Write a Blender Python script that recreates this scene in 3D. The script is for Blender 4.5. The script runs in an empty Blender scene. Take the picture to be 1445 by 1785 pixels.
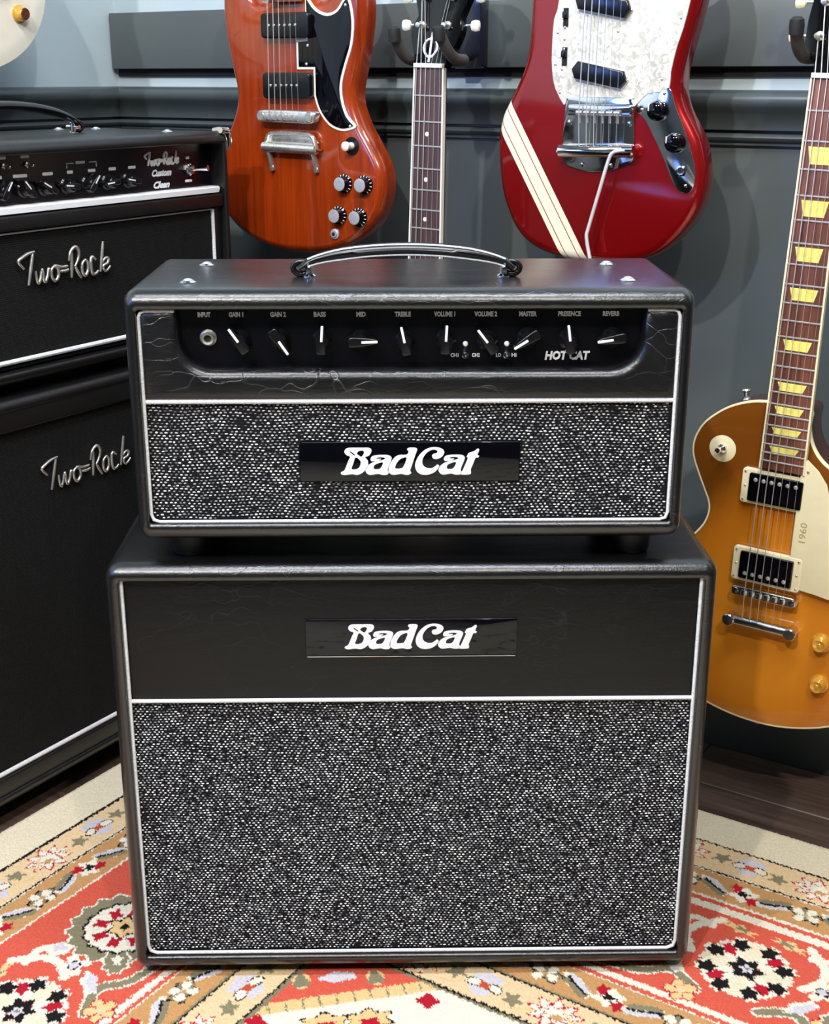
import bpy, math, random
import numpy as np
from mathutils import Vector, Matrix

random.seed(7)
RNG = np.random.default_rng(7)
PI = math.pi
scene = bpy.context.scene
COL = scene.collection

# ------------------------------------------------------------------ camera, world, lights
FPX, IMG_W, IMG_H = 2278.0, 1445.0, 1785.0
CAM_Y, CAM_Z, PITCH = -1.205, 0.953, math.radians(18.45)
cam_d = bpy.data.cameras.new('camera')
cam_d.sensor_fit = 'HORIZONTAL'
cam_d.sensor_width = 36.0
cam_d.lens = 36.0 * FPX / IMG_W
cam_d.clip_start = 0.02
cam = bpy.data.objects.new('camera', cam_d)
COL.objects.link(cam)
cam.location = (0, CAM_Y, CAM_Z)
cam.rotation_euler = (PI / 2 - PITCH, 0, 0)
scene.camera = cam

scene.view_settings.view_transform = 'Standard'
scene.view_settings.look = 'None'
scene.view_settings.gamma = 1.0
scene.view_settings.use_curve_mapping = False
scene.view_settings.exposure = -0.05
scene.cycles.use_denoising = True
scene.cycles.max_bounces = 6

world = bpy.data.worlds.new('room_ambient')
scene.world = world
world.use_nodes = True
bg = world.node_tree.nodes['Background']
bg.inputs[0].default_value = (0.86, 0.93, 1.0, 1)
bg.inputs[1].default_value = 0.10


def lamp(name, loc, target, power, radius, color, spot=None, blend=0.6):
    if spot:
        l = bpy.data.lights.new(name, 'SPOT')
        l.spot_size = math.radians(spot)
        l.spot_blend = blend
        l.shadow_soft_size = radius
    else:
        l = bpy.data.lights.new(name, 'AREA')
        l.shape = 'DISK'
        l.size = radius * 2
    l.energy = power
    l.color = color
    o = bpy.data.objects.new(name, l)
    COL.objects.link(o)
    o.location = loc
    d = Vector(target) - Vector(loc)
    o.rotation_euler = d.to_track_quat('-Z', 'Y').to_euler()
    return o


WARM = (1.0, 0.95, 0.88)
COOL = (0.96, 0.98, 1.0)
for sx, sy, pw, colr in ((-1.25, -1.25, 142, COOL), (-0.60, -1.55, 130, WARM), (0.45, -1.70, 92, WARM)):
    lamp('ceiling_spot', (sx, sy, 2.42), (sx * 0.35, 0.4, 0.6), pw, 0.03, colr, 100)
tube = lamp('ceiling_tube_light', (0.0, -0.42, 2.45), (0.0, -0.30, 0.5), 50, 0.35, (0.84, 0.90, 1.0))
tube.data.shape = 'RECTANGLE'
tube.data.size = 1.6
tube.data.size_y = 0.22
lamp('added_blue_light', (-1.22, -0.62, 1.25), (-0.2, 0.05, 0.6), 5, 0.16, (0.12, 0.28, 1.0))  # unseen blue light, added to tint the amp corners and chrome


# ------------------------------------------------------------------ colour and materials
def S(r, g, b):
    def c(v):
        v /= 255.0
        return v / 12.92 if v <= 0.04045 else ((v + 0.055) / 1.055) ** 2.4
    return (c(r), c(g), c(b), 1.0)


MATS = {}


class NT:
    """small node-tree helper"""
    def __init__(self, name):
        m = bpy.data.materials.new(name)
        m.use_nodes = True
        self.m, self.t = m, m.node_tree
        self.b = m.node_tree.nodes['Principled BSDF']
        self._co = None

    def n(self, kind, **kw):
        nd = self.t.nodes.new(kind)
        for k, v in kw.items():
            setattr(nd, k, v)
        return nd

    def l(self, a, b):
        self.t.links.new(a, b)

    def co(self, scale=(1, 1, 1)):
        if self._co is None:
            self._co = self.n('ShaderNodeTexCoord')
        mp = self.n('ShaderNodeMapping')
        mp.inputs['Scale'].default_value = scale
        self.l(self._co.outputs['Object'], mp.inputs[0])
        return mp.outputs[0]

    def noise(self, scale, detail=3, rough=0.5, stretch=(1, 1, 1), dist=0.0):
        nd = self.n('ShaderNodeTexNoise')
        nd.inputs['Scale'].default_value = scale
        nd.inputs['Detail'].default_value = detail
        nd.inputs['Roughness'].default_value = rough
        nd.inputs['Distortion'].default_value = dist
        self.l(self.co(stretch), nd.inputs['Vector'])
        return nd.outputs[0]

    def voronoi(self, scale, feature='F1', stretch=(1, 1, 1), out=0):
        nd = self.n('ShaderNodeTexVoronoi', feature=feature)
        nd.inputs['Scale'].default_value = scale
        self.l(self.co(stretch), nd.inputs['Vector'])
        return nd.outputs[out]

    def ramp(self, fac, stops):
        nd = self.n('ShaderNodeValToRGB')
        el = nd.color_ramp.elements
        while len(el) < len(stops):
            el.new(0.5)
        for e, (p, c) in zip(el, stops):
            e.position = p
            e.color = c
        self.l(fac, nd.inputs[0])
        return nd.outputs[0]

    def math(self, op, a, b=None):
        nd = self.n('ShaderNodeMath', operation=op)
        for i, v in enumerate((a, b)):
            if v is None:
                continue
            if isinstance(v, (int, float)):
                nd.inputs[i].default_value = v
            else:
                self.l(v, nd.inputs[i])
        return nd.outputs[0]

    def mix(self, fac, a, b):
        nd = self.n('ShaderNodeMix', data_type='RGBA')
        for i, v in ((0, fac), (6, a), (7, b)):
            if isinstance(v, (int, float, tuple)):
                nd.inputs[i].default_value = v
            else:
                self.l(v, nd.inputs[i])
        return nd.outputs[2]

    def bump(self, h, strength=0.3, dist=0.001, prev=None):
        nd = self.n('ShaderNodeBump')
        nd.inputs['Strength'].default_value = strength
        nd.inputs['Distance'].default_value = dist
        self.l(h, nd.inputs['Height'])
        if prev is not None:
            self.l(prev, nd.inputs['Normal'])
        return nd.outputs[0]

    def setp(self, col=None, rough=None, metal=None, coat=None, coat_rough=0.05, spec=None, normal=None):
        b = self.b
        for key, v in (('Base Color', col), ('Roughness', rough), ('Metallic', metal), ('Coat Weight', coat),
                       ('Specular IOR Level', spec)):
            if v is None:
                continue
            if isinstance(v, (int, float, tuple)):
                b.inputs[key].default_value = v
            else:
                self.l(v, b.inputs[key])
        if coat:
            b.inputs['Coat Roughness'].default_value = coat_rough
        if normal is not None:
            self.l(normal, b.inputs['Normal'])
            if coat:
                self.l(normal, b.inputs['Coat Normal'])
        return self.m


def plain(name, col, rough=0.5, metal=0.0, coat=0.0, spec=None, var=0.08, vscale=60, bump=0.0, bscale=200):
    """one colour with slight procedural variation in tone and fine relief"""
    t = NT(name)
    dk = tuple(c * (1 - var) for c in col[:3]) + (1,)
    lt = tuple(min(1, c * (1 + var)) for c in col[:3]) + (1,)
    c = t.ramp(t.noise(vscale), [(0.3, dk), (0.7, lt)])
    nm = t.bump(t.noise(bscale, 4), bump, 0.001) if bump else None
    return t.setp(c, rough, metal, coat or None, spec=spec, normal=nm)


def mat_tolex(name, col, crease=0.5, rough=0.38, coat=0.0, spec=0.6):
    t = NT(name)
    grain = t.noise(420, 4, 0.6)
    wr = t.noise(26, 4, 0.55, (0.45, 1, 1.6), 1.2)
    cr = t.n('ShaderNodeTexVoronoi', feature='DISTANCE_TO_EDGE')
    cr.inputs['Scale'].default_value = 34
    wv = t.n('ShaderNodeVectorMath', operation='ADD')
    nz = t.n('ShaderNodeTexNoise')
    nz.inputs['Scale'].default_value = 22
    t.l(t.co(), nz.inputs['Vector'])
    sc = t.n('ShaderNodeVectorMath', operation='SCALE')
    sc.inputs['Scale'].default_value = 0.05
    t.l(nz.outputs[1], sc.inputs[0])
    t.l(t.co((0.28, 1, 1.5)), wv.inputs[0])
    t.l(sc.outputs[0], wv.inputs[1])
    t.l(wv.outputs[0], cr.inputs['Vector'])
    line = t.ramp(cr.outputs[0], [(0.0, (1, 1, 1, 1)), (0.020, (0, 0, 0, 1))])
    msk = t.ramp(t.noise(9, 2), [(0.38, (0, 0, 0, 1)), (0.60, (1, 1, 1, 1))])
    lm = t.math('MULTIPLY', line, msk)
    h = t.math('ADD', t.math('MULTIPLY', wr, 0.8), t.math('MULTIPLY', lm, 0.35 * crease))
    n1 = t.bump(h, 0.35 * crease + 0.1, 0.002)
    n2 = t.bump(grain, 0.25, 0.0008, n1)
    lt = tuple(min(1, c * 4.0 + 0.05) for c in col[:3]) + (1,)
    c = t.mix(t.math('MULTIPLY', lm, 0.24 * crease), col, lt)
    rr = t.n('ShaderNodeMapRange')
    rr.inputs[3].default_value = rough - 0.08
    rr.inputs[4].default_value = rough + 0.10
    t.l(wr, rr.inputs[0])
    return t.setp(c, rr.outputs[0], spec=spec, coat=coat or None, coat_rough=0.27, normal=n2)


def mat_wood(name, dark, light, scale=30, stretch=(1, 1, 0.06), rough=0.3, coat=0.0, contrast=(0.35, 0.65)):
    t = NT(name)
    f = t.noise(scale, 5, 0.6, stretch, 0.6)
    f2 = t.noise(scale * 5, 3, 0.6, stretch, 0.2)
    ff = t.math('ADD', t.math('MULTIPLY', f, 0.7), t.math('MULTIPLY', f2, 0.3))
    c = t.ramp(ff, [(contrast[0], dark), (contrast[1], light)])
    return t.setp(c, rough, coat=coat or None, normal=t.bump(f2, 0.05, 0.0005) if not coat else None)


def mat_metal(name, col, rough=0.18, wear=0.12, metal=1.0):
    t = NT(name)
    rr = t.n('ShaderNodeMapRange')
    rr.inputs[3].default_value = max(0.02, rough - wear / 2)
    rr.inputs[4].default_value = rough + wear
    t.l(t.noise(120, 4), rr.inputs[0])
    c = t.ramp(t.noise(70, 3), [(0.3, tuple(x * 0.85 for x in col[:3]) + (1,)), (0.7, col)])
    return t.setp(c, rr.outputs[0], metal)


M = MATS
M['upper'] = plain('upper_wall_paint', S(184, 199, 204), 0.55, var=0.03, vscale=8, bump=0.06, bscale=350)
M['lower'] = plain('dark_wall_paint', S(82, 88, 88), 0.42, var=0.04, vscale=8, bump=0.06, bscale=300)
M['railp'] = plain('satin_trim_paint', S(72, 80, 82), 0.30, var=0.04, vscale=10)
M['ceil'] = plain('ceiling_paint', S(150, 150, 148), 0.7, var=0.02, vscale=8)
M['gap'] = plain('black_gap_shade_paint', S(8, 8, 9), 0.8)  # matte black for holes, slots, floor slab and the painted shadow strip
M['tolex'] = mat_tolex('black_tolex', S(12, 12, 13), 0.45, 0.30, 0.65, 0.5)
M['tolex_front'] = mat_tolex('creased_tolex', S(17, 17, 19), 1.2, 0.30, 0.15, 0.5)
M['tolex_smooth'] = mat_tolex('smooth_tolex', S(11, 11, 11), 0.7, 0.42, 0.0, 0.30)
M['tolex_dark'] = mat_tolex('dark_tolex', S(14, 14, 15), 0.3, 0.34)
M['black'] = plain('black_plastic', S(14, 14, 16), 0.25)
M['gloss'] = plain('gloss_black_plastic', S(6, 6, 12), 0.05, spec=0.35)
M['panel'] = plain('panel_black', S(9, 9, 15), 0.22)
M['rubber'] = plain('black_rubber', S(20, 20, 21), 0.6, bump=0.1)
M['rubber_grey'] = plain('grey_rubber', S(70, 66, 64), 0.6, bump=0.1)
M['piping'] = plain('white_piping', S(214, 214, 216), 0.4, var=0.15, vscale=500, bump=0.6, bscale=700)
M['white'] = plain('white_ink', S(228, 228, 230), 0.5, var=0.01)
M['ink'] = plain('panel_ink', S(225, 225, 232), 0.5, var=0.02)
M['cream'] = plain('cream_plastic', S(238, 226, 186), 0.3, var=0.03)
M['ivory'] = plain('ivory_plastic', S(236, 232, 216), 0.3, var=0.03)
M['offwhite'] = plain('aged_white_lacquer', S(232, 226, 208), 0.15, coat=0.8, var=0.02)
M['chrome'] = mat_metal('chrome', (0.86, 0.86, 0.88, 1), 0.07, 0.06)
M['nickel'] = mat_metal('worn_nickel', (0.84, 0.82, 0.77, 1), 0.24, 0.2, 0.9)
M['chrome_worn'] = mat_metal('worn_chrome', (0.78, 0.78, 0.79, 1), 0.16, 0.14)
M['steel'] = mat_metal('steel', (0.80, 0.79, 0.76, 1), 0.34, 0.1, 0.75)
M['gold'] = plain('amber_gold_plastic', S(226, 168, 62), 0.2, 0.35, 0.6, var=0.1)
M['arm_white'] = plain('pale_plated_arm', S(226, 224, 222), 0.25, 0.3)
M['cap'] = mat_metal('silver_cap', (0.82, 0.83, 0.85, 1), 0.35, 0.1, 0.7)
M['rosewood'] = mat_wood('rosewood', S(66, 34, 26), S(134, 80, 64), 60, (1, 1, 0.05), 0.45)
M['rosewood_dark'] = mat_wood('dark_rosewood', S(52, 34, 33), S(88, 62, 60), 60, (1, 1, 0.05), 0.5)
M['mahogany'] = mat_wood('dark_mahogany', S(54, 24, 14), S(92, 46, 26), 25, (1, 1, 0.05), 0.25, 0.5)
M['sgred'] = mat_wood('cherry_mahogany', S(108, 26, 5), S(164, 60, 11), 55, (1, 1, 0.045), 0.22, 1.0, (0.30, 0.70))
M['neckred'] = mat_wood('cherry_neck', S(96, 22, 8), S(138, 44, 14), 40, (1, 1, 0.05), 0.25, 0.8)
M['inlay'] = plain('pearl_inlay', S(232, 220, 118), 0.25, var=0.16, vscale=120)
M['dot'] = plain('pearl_dot', S(222, 218, 208), 0.3)
M['headblack'] = plain('black_lacquer', S(7, 7, 9), 0.10, spec=0.4)
M['oak'] = plain('black_hanger_block', S(30, 30, 44), 0.25, coat=0.3)


def mat_burst():
    t = NT('amber_burst_lacquer')
    tc = t.n('ShaderNodeTexCoord')
    mp = t.n('ShaderNodeMapping')
    mp.inputs['Location'].default_value = (0.0, 0.0, 0.25)
    mp.inputs['Scale'].default_value = (6.2, 0.0, 4.3)
    t.l(tc.outputs['Object'], mp.inputs[0])
    ln = t.n('ShaderNodeVectorMath', operation='LENGTH')
    t.l(mp.outputs[0], ln.inputs[0])
    w = t.noise(26, 4, 0.6, (1, 1, 0.08), 0.4)
    f = t.math('ADD', ln.outputs[1], t.math('MULTIPLY', t.math('SUBTRACT', w, 0.5), 0.25))
    c = t.ramp(f, [(0.35, S(218, 136, 34)), (0.72, S(192, 110, 22)), (0.98, S(120, 66, 16))])
    return t.setp(c, 0.2, coat=1.0, coat_rough=0.04)


M['burst'] = mat_burst()


def mat_candy():
    # candy red lacquer with the cream racing stripe as paint along a slanted line on the body
    t = NT('candy_red_with_stripe')
    tc = t.n('ShaderNodeTexCoord')
    dp = t.n('ShaderNodeVectorMath', operation='DOT_PRODUCT')
    # stripe direction from (-138,14) to (-17,-183): normal pointing right-up
    d = Vector((-0.0168 + 0.1365, 0, -0.1834 - 0.0143)).normalized()
    nrm = Vector((-d.z, 0, d.x))
    t.l(tc.outputs['Object'], dp.inputs[0])
    dp.inputs[1].default_value = nrm
    s0 = Vector((-0.1365, 0, 0.0143)).dot(nrm)
    s1 = Vector((-0.1490, 0, -0.0254)).dot(nrm)
    f = t.n('ShaderNodeMapRange')
    f.inputs[1].default_value = s1
    f.inputs[2].default_value = s0
    t.l(dp.outputs['Value'], f.inputs[0])
    f.clamp = False
    cr, rd = S(240, 230, 200), S(120, 20, 16)
    stripe = t.n('ShaderNodeValToRGB')
    stripe.color_ramp.interpolation = 'CONSTANT'
    el = stripe.color_ramp.elements
    for p, c in ((0.0, cr), (0.215, rd), (0.252, cr), (0.70, rd), (0.737, cr)):
        e = el.new(p)
        e.color = c
    t.l(f.outputs[0], stripe.inputs[0])
    ins = t.math('MULTIPLY', t.math('GREATER_THAN', f.outputs[0], 0.0), t.math('LESS_THAN', f.outputs[0], 1.0))
    fl = t.noise(900, 2)
    red = t.ramp(fl, [(0.2, S(126, 2, 6)), (0.8, S(158, 8, 10))])
    c = t.mix(ins, red, stripe.outputs[0])
    inv = t.math('SUBTRACT', 1.0, ins)
    return t.setp(c, 0.28, t.math('MULTIPLY', inv, 0.55), 1.0, 0.05)


M['candy'] = mat_candy()


def mat_pearl():
    t = NT('white_pearloid')
    v = t.n('ShaderNodeTexVoronoi')
    v.inputs['Scale'].default_value = 210
    nz = t.n('ShaderNodeTexNoise')
    nz.inputs['Scale'].default_value = 80
    t.l(t.co(), nz.inputs['Vector'])
    ad = t.n('ShaderNodeVectorMath', operation='MULTIPLY_ADD')
    t.l(nz.outputs[1], ad.inputs[0])
    ad.inputs[1].default_value = (0.02, 0.02, 0.02)
    t.l(t.co(), ad.inputs[2])
    t.l(ad.outputs[0], v.inputs['Vector'])
    g = t.n('ShaderNodeSeparateColor')
    t.l(v.outputs[1], g.inputs[0])
    c = t.ramp(g.outputs[0], [(0.0, S(184, 180, 169)), (0.45, S(210, 206, 196)), (1.0, S(230, 228, 222))])
    return t.setp(c, 0.25, coat=0.5)


M['pearl'] = mat_pearl()


def mat_cloth(name, base, spot, sx, sz, rough=0.8):
    t = NT(name)
    br = t.n('ShaderNodeTexBrick')
    br.inputs['Scale'].default_value = 1
    br.inputs['Brick Width'].default_value = sx
    br.inputs['Row Height'].default_value = sz
    br.inputs['Mortar Size'].default_value = sz * 0.3
    br.inputs['Mortar Smooth'].default_value = 0.6
    br.inputs['Color1'].default_value = spot
    br.inputs['Color2'].default_value = tuple(c * 0.6 for c in spot[:3]) + (1,)
    br.inputs['Mortar'].default_value = base
    mp = t.n('ShaderNodeMapping')
    tc = t.n('ShaderNodeTexCoord')
    mp.inputs['Rotation'].default_value = (PI / 2, 0, 0)
    t.l(tc.outputs['Object'], mp.inputs[0])
    t.l(mp.outputs[0], br.inputs['Vector'])
    return t.setp(br.outputs[0], rough, spec=0.2, normal=t.bump(br.outputs[1], -0.5, 0.0006))


M['cloth_base'] = mat_cloth('grille_cloth_ground', S(8, 8, 11), S(30, 30, 34), 0.0046, 0.003)
M['cloth_dark'] = mat_cloth('black_grille_cloth', S(7, 7, 7), S(36, 36, 36), 0.0036, 0.0026)


def mat_nub():
    t = NT('salt_thread')
    g = t.n('ShaderNodeNewGeometry')
    c = t.ramp(g.outputs['Random Per Island'],
               [(0.0, S(40, 40, 44)), (0.35, S(105, 105, 108)), (0.75, S(180, 180, 180)), (1.0, S(238, 236, 226))])
    return t.setp(c, 0.55)


M['nub'] = mat_nub()


def mat_plank():
    t = NT('dark_plank_wood')
    oi = t.n('ShaderNodeObjectInfo')
    f = t.noise(14, 6, 0.65, (0.08, 1, 1), 0.8)
    f2 = t.noise(90, 4, 0.6, (0.05, 1, 1), 0.3)
    ff = t.math('ADD', t.math('MULTIPLY', f, 0.6), t.math('MULTIPLY', f2, 0.4))
    ff = t.math('ADD', ff, t.math('MULTIPLY', t.math('SUBTRACT', oi.outputs['Random'], 0.5), 0.14))
    c = t.ramp(ff, [(0.32, S(48, 37, 31)), (0.52, S(84, 67, 58)), (0.72, S(120, 100, 87))])
    return t.setp(c, 0.42, normal=t.bump(ff, 0.15, 0.001))


M['plank'] = mat_plank()


def mat_rug():
    t = NT('woven_wool_rug')
    a = t.n('ShaderNodeVertexColor', layer_name='wool')
    n1 = t.noise(500, 3, 0.7)
    v = t.n('ShaderNodeHueSaturation')
    v.inputs['Hue'].default_value = 0.5
    mr = t.n('ShaderNodeMapRange')
    mr.inputs[3].default_value = 0.82
    mr.inputs[4].default_value = 1.12
    t.l(n1, mr.inputs[0])
    t.l(mr.outputs[0], v.inputs['Value'])
    t.l(a.outputs[0], v.inputs['Color'])
    nm = t.bump(t.noise(380, 4, 0.7), 0.7, 0.0025)
    m = t.setp(v.outputs[0], 0.95, spec=0.1, normal=nm)
    return m


M['rug'] = mat_rug()


# ------------------------------------------------------------------ mesh helpers
class G:
    def __init__(self):
        self.v, self.f = [], []

    def loops(self, loops, cap0=True, cap1=True, closed=True):
        """skin a list of equal-length vertex loops"""
        n = len(loops[0])
        b = len(self.v)
        for lp in loops:
            self.v.extend(tuple(p) for p in lp)
        for k in range(len(loops) - 1):
            for i in range(n if closed else n - 1):
                j = (i + 1) % n
                self.f.append((b + k * n + i, b + k * n + j, b + (k + 1) * n + j, b + (k + 1) * n + i))
        if cap0:
            self.f.append(tuple(b + i for i in range(n))[::-1])
        if cap1:
            e = b + (len(loops) - 1) * n
            self.f.append(tuple(e + i for i in range(n)))
        return self

    def prism(self, outline, y0, y1, r=0.0, rb=0.0, seg=3):
        """outline [(x,z)] counter-clockwise seen from the front (-y); front at y0, back at y1, rounded front edge r"""
        o = ccw(outline)
        loops = []
        if rb > 0:
            for k in range(seg + 1):
                a = (1 - k / seg) * PI / 2
                loops.append([(x, y1 - rb + rb * math.sin(a), z) for x, z in inset(o, rb * (1 - math.cos(a)))])
        else:
            loops.append([(x, y1, z) for x, z in o])
        if r > 0:
            for k in range(seg + 1):
                a = k / seg * PI / 2
                loops.append([(x, y0 + r - r * math.sin(a), z) for x, z in inset(o, r * (1 - math.cos(a)))])
        else:
            loops.append([(x, y0, z) for x, z in o])
        return self.loops([lp[::-1] for lp in loops])

    def box(self, x0, x1, y0, y1, z0, z1, r=0.0):
        if r <= 0:
            return self.prism([(x0, z0), (x1, z0), (x1, z1), (x0, z1)], y0, y1)
        return self.prism(rrect((x0 + x1) / 2, (z0 + z1) / 2, x1 - x0, z1 - z0, r, 3), y0, y1, r * 0.8, r * 0.5, 2)

    def lathe(self, prof, org, axis, n=16):
        """prof [(radius, height)] revolved about axis from org"""
        ax = Vector(axis).normalized()
        t = Vector((0, 0, 1)) if abs(ax.z) < 0.9 else Vector((1, 0, 0))
        a = ax.cross(t).normalized()
        b = ax.cross(a)
        o = Vector(org)
        lps = [[o + ax * h + (a * math.cos(2 * PI * i / n) + b * math.sin(2 * PI * i / n)) * max(r, 1e-5) for i in range(n)]
               for r, h in prof]
        return self.loops(lps)

    def cyl(self, p0, p1, r0, r1=None, n=12):
        p0, p1 = Vector(p0), Vector(p1)
        return self.lathe([(r0, 0), (r0 if r1 is None else r1, (p1 - p0).length)], p0, p1 - p0, n)

    def tube(self, pts, r, n=8, closed=False, flat=1.0, up=None):
        pts = [Vector(p) for p in pts]
        m = len(pts)
        rs = r if isinstance(r, (list, tuple)) else [r] * m
        nrm = None
        lps = []
        for i, p in enumerate(pts):
            if closed:
                t = pts[(i + 1) % m] - pts[i - 1]
            else:
                t = pts[min(i + 1, m - 1)] - pts[max(i - 1, 0)]
            t.normalize()
            if up is not None:
                nrm = Vector(up)
            elif nrm is None:
                nrm = Vector((0, 0, 1)) if abs(t.z) < 0.9 else Vector((1, 0, 0))
            nrm = (nrm - t * nrm.dot(t)).normalized()
            bn = t.cross(nrm)
            lps.append([p + (nrm * math.cos(2 * PI * k / n) * flat + bn * math.sin(2 * PI * k / n)) * rs[i] for k in range(n)])
        if closed:
            lps.append(lps[0])
        return self.loops(lps, not closed, not closed)

    def add(self, other, mat=None):
        b = len(self.v)
        self.v.extend(tuple(mat @ Vector(p)) if mat is not None else p for p in other.v)
        self.f.extend(tuple(i + b for i in f) for f in other.f)
        return self


def area2(o):
    return sum(o[i][0] * o[(i + 1) % len(o)][1] - o[(i + 1) % len(o)][0] * o[i][1] for i in range(len(o)))


def ccw(o):
    return list(o) if area2(o) > 0 else list(o)[::-1]


def untangle(r):
    """collapse the small loops an inset can leave at sharp corners, keeping the vertex count"""
    n = len(r)
    for i in range(n):
        ax, az = r[i]
        bx, bz = r[(i + 1) % n]
        for k in range(28, 1, -1):
            j = (i + k) % n
            if (j + 1) % n == i:
                continue
            cx, cz = r[j]
            dx, dz = r[(j + 1) % n]
            den = (bx - ax) * (dz - cz) - (bz - az) * (dx - cx)
            if abs(den) < 1e-14:
                continue
            t = ((cx - ax) * (dz - cz) - (cz - az) * (dx - cx)) / den
            u = ((cx - ax) * (bz - az) - (cz - az) * (bx - ax)) / den
            if 0 < t < 1 and 0 < u < 1:
                p = (ax + (bx - ax) * t, az + (bz - az) * t)
                q = (dx - p[0], dz - p[1])
                for m in range(1, k + 1):
                    f = 1e-3 * m / k
                    r[(i + m) % n] = (p[0] + q[0] * f, p[1] + q[1] * f)
                break
    return r


def inset(o, d):
    """move a counter-clockwise outline inward by d along mitred normals"""
    if abs(d) < 1e-9:
        return list(o)
    n = len(o)
    r = []
    for i in range(n):
        ax, az = o[i - 1]
        bx, bz = o[i]
        cx, cz = o[(i + 1) % n]
        e1 = Vector((bx - ax, bz - az))
        e2 = Vector((cx - bx, cz - bz))
        if e1.length < 1e-9:
            e1 = e2
        if e2.length < 1e-9:
            e2 = e1
        n1 = Vector((-e1.y, e1.x)).normalized()
        n2 = Vector((-e2.y, e2.x)).normalized()
        nn = n1 + n2
        if nn.length < 1e-6:
            nn = n1
        nn.normalize()
        k = d / max(0.5, nn.dot(n1))
        r.append((bx + nn.x * k, bz + nn.y * k))
    return untangle(r) if n > 24 and d > 0.002 else r


def smooth(pts, k=5, closed=True):
    """Catmull-Rom through the points"""
    n = len(pts)
    out = []
    for i in range(n if closed else n - 1):
        if closed:
            p = [Vector(pts[(i + j - 1) % n]) for j in range(4)]
        else:
            p = [Vector(pts[min(max(i + j - 1, 0), n - 1)]) for j in range(4)]
        for s in range(k):
            t = s / k
            out.append(tuple(0.5 * ((2 * p[1]) + (p[2] - p[0]) * t + (2 * p[0] - 5 * p[1] + 4 * p[2] - p[3]) * t * t
                                    + (3 * p[1] - p[0] - 3 * p[2] + p[3]) * t ** 3)))
    if not closed:
        out.append(tuple(pts[-1]))
    return out


def rrect(cx, cz, w, h, r, seg=4):
    o = []
    for sx, sz, a0 in ((1, 1, 0), (-1, 1, 90), (-1, -1, 180), (1, -1, 270)):
        for k in range(seg + 1):
            a = math.radians(a0 + 90 * k / seg)
            o.append((cx + sx * (w / 2 - r) + r * math.cos(a), cz + sz * (h / 2 - r) + r * math.sin(a)))
    return o


SHIFT = {}


def mk(name, g, mat, parent=None, angle=38, loc=None):
    me = bpy.data.meshes.new(name)
    v = g.v
    if parent is not None and parent in SHIFT:
        s = SHIFT[parent]
        v = [(p[0] - s[0], p[1] - s[1], p[2] - s[2]) for p in v]
    me.from_pydata(v, [], g.f)
    me.validate()
    if angle:
        me.shade_smooth()
        me.set_sharp_from_angle(angle=math.radians(angle))
    me.materials.append(M[mat] if isinstance(mat, str) else mat)
    o = bpy.data.objects.new(name, me)
    COL.objects.link(o)
    if parent is not None:
        o.parent = parent
        if parent in SHIFT:
            SHIFT[o] = SHIFT[parent]
    if loc is not None:
        o.location = loc
    return o


def share(o, parent, offset):
    c = o.copy()
    COL.objects.link(c)
    c.parent = parent
    c.location = offset
    if parent in SHIFT:
        SHIFT[c] = SHIFT[parent]
    return c


def tag(o, label=None, cat=None, group=None, kind=None):
    if label:
        o['label'] = label
    if cat:
        o['category'] = cat
    if group:
        o['group'] = group
    if kind:
        o['kind'] = kind
    return o


def thing(name, label, cat, loc, rot=(0, 0, 0), group=None, shift=(0, 0, 0)):
    o = bpy.data.objects.new(name, None)
    o.empty_display_size = 0.05
    COL.objects.link(o)
    o.location = loc
    o.rotation_euler = rot
    SHIFT[o] = shift
    return tag(o, label, cat, group)


def fill(name, loops, thick, mat, parent, xf, y):
    """filled flat shape (outer loop and holes) lying in the xz plane at depth y; xf maps 2d points to (x,z)"""
    cu = bpy.data.curves.new(name, 'CURVE')
    cu.dimensions = '2D'
    cu.fill_mode = 'BOTH'
    cu.extrude = thick / 2
    for lp in loops:
        sp = cu.splines.new('POLY')
        sp.points.add(len(lp) - 1)
        for p, q in zip(sp.points, lp):
            a = xf(q)
            p.co = (a[0], a[1], 0, 1)
        sp.use_cyclic_u = True
    return from_curve(name, cu, mat, parent, y)


def from_curve(name, cu, mat, parent, y, place=None):
    tmp = bpy.data.objects.new(name, cu)
    COL.objects.link(tmp)
    bpy.context.view_layer.update()
    me = bpy.data.meshes.new_from_object(tmp.evaluated_get(bpy.context.evaluated_depsgraph_get()))
    bpy.data.objects.remove(tmp)
    bpy.data.curves.remove(cu)
    me.name = name
    s = SHIFT.get(parent, (0, 0, 0))
    mt = Matrix.Rotation(PI / 2, 4, 'X')
    if place is not None:
        mt = Matrix.Translation((place[0], y, place[1])) @ mt
    else:
        mt = Matrix.Translation((0, y, 0)) @ mt
    me.transform(Matrix.Translation((-s[0], -s[1], -s[2])) @ mt)
    me.materials.clear()
    me.materials.append(M[mat])
    o = bpy.data.objects.new(name, me)
    COL.objects.link(o)
    o.parent = parent
    SHIFT[o] = s
    return o


def text(name, body, x, z, h, mat, parent, y, width=None, bold=0.0, shear=0.0, align='CENTER'):
    cu = bpy.data.curves.new(name, 'FONT')
    cu.body = body
    cu.size = h / 0.7
    cu.align_x = align
    cu.align_y = 'CENTER'
    cu.offset = bold
    cu.shear = shear
    cu.resolution_u = 2
    cu.extrude = 0.0001
    o = from_curve(name, cu, mat, parent, y, (x, z))
    if width:
        me = o.data
        xs = [v.co.x for v in me.vertices]
        w = max(xs) - min(xs)
        c = x - SHIFT.get(parent, (0, 0, 0))[0]
        m = (max(xs) + min(xs)) / 2
        for v in me.vertices:
            v.co.x = c + (v.co.x - m) * width / w
    return o


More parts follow.
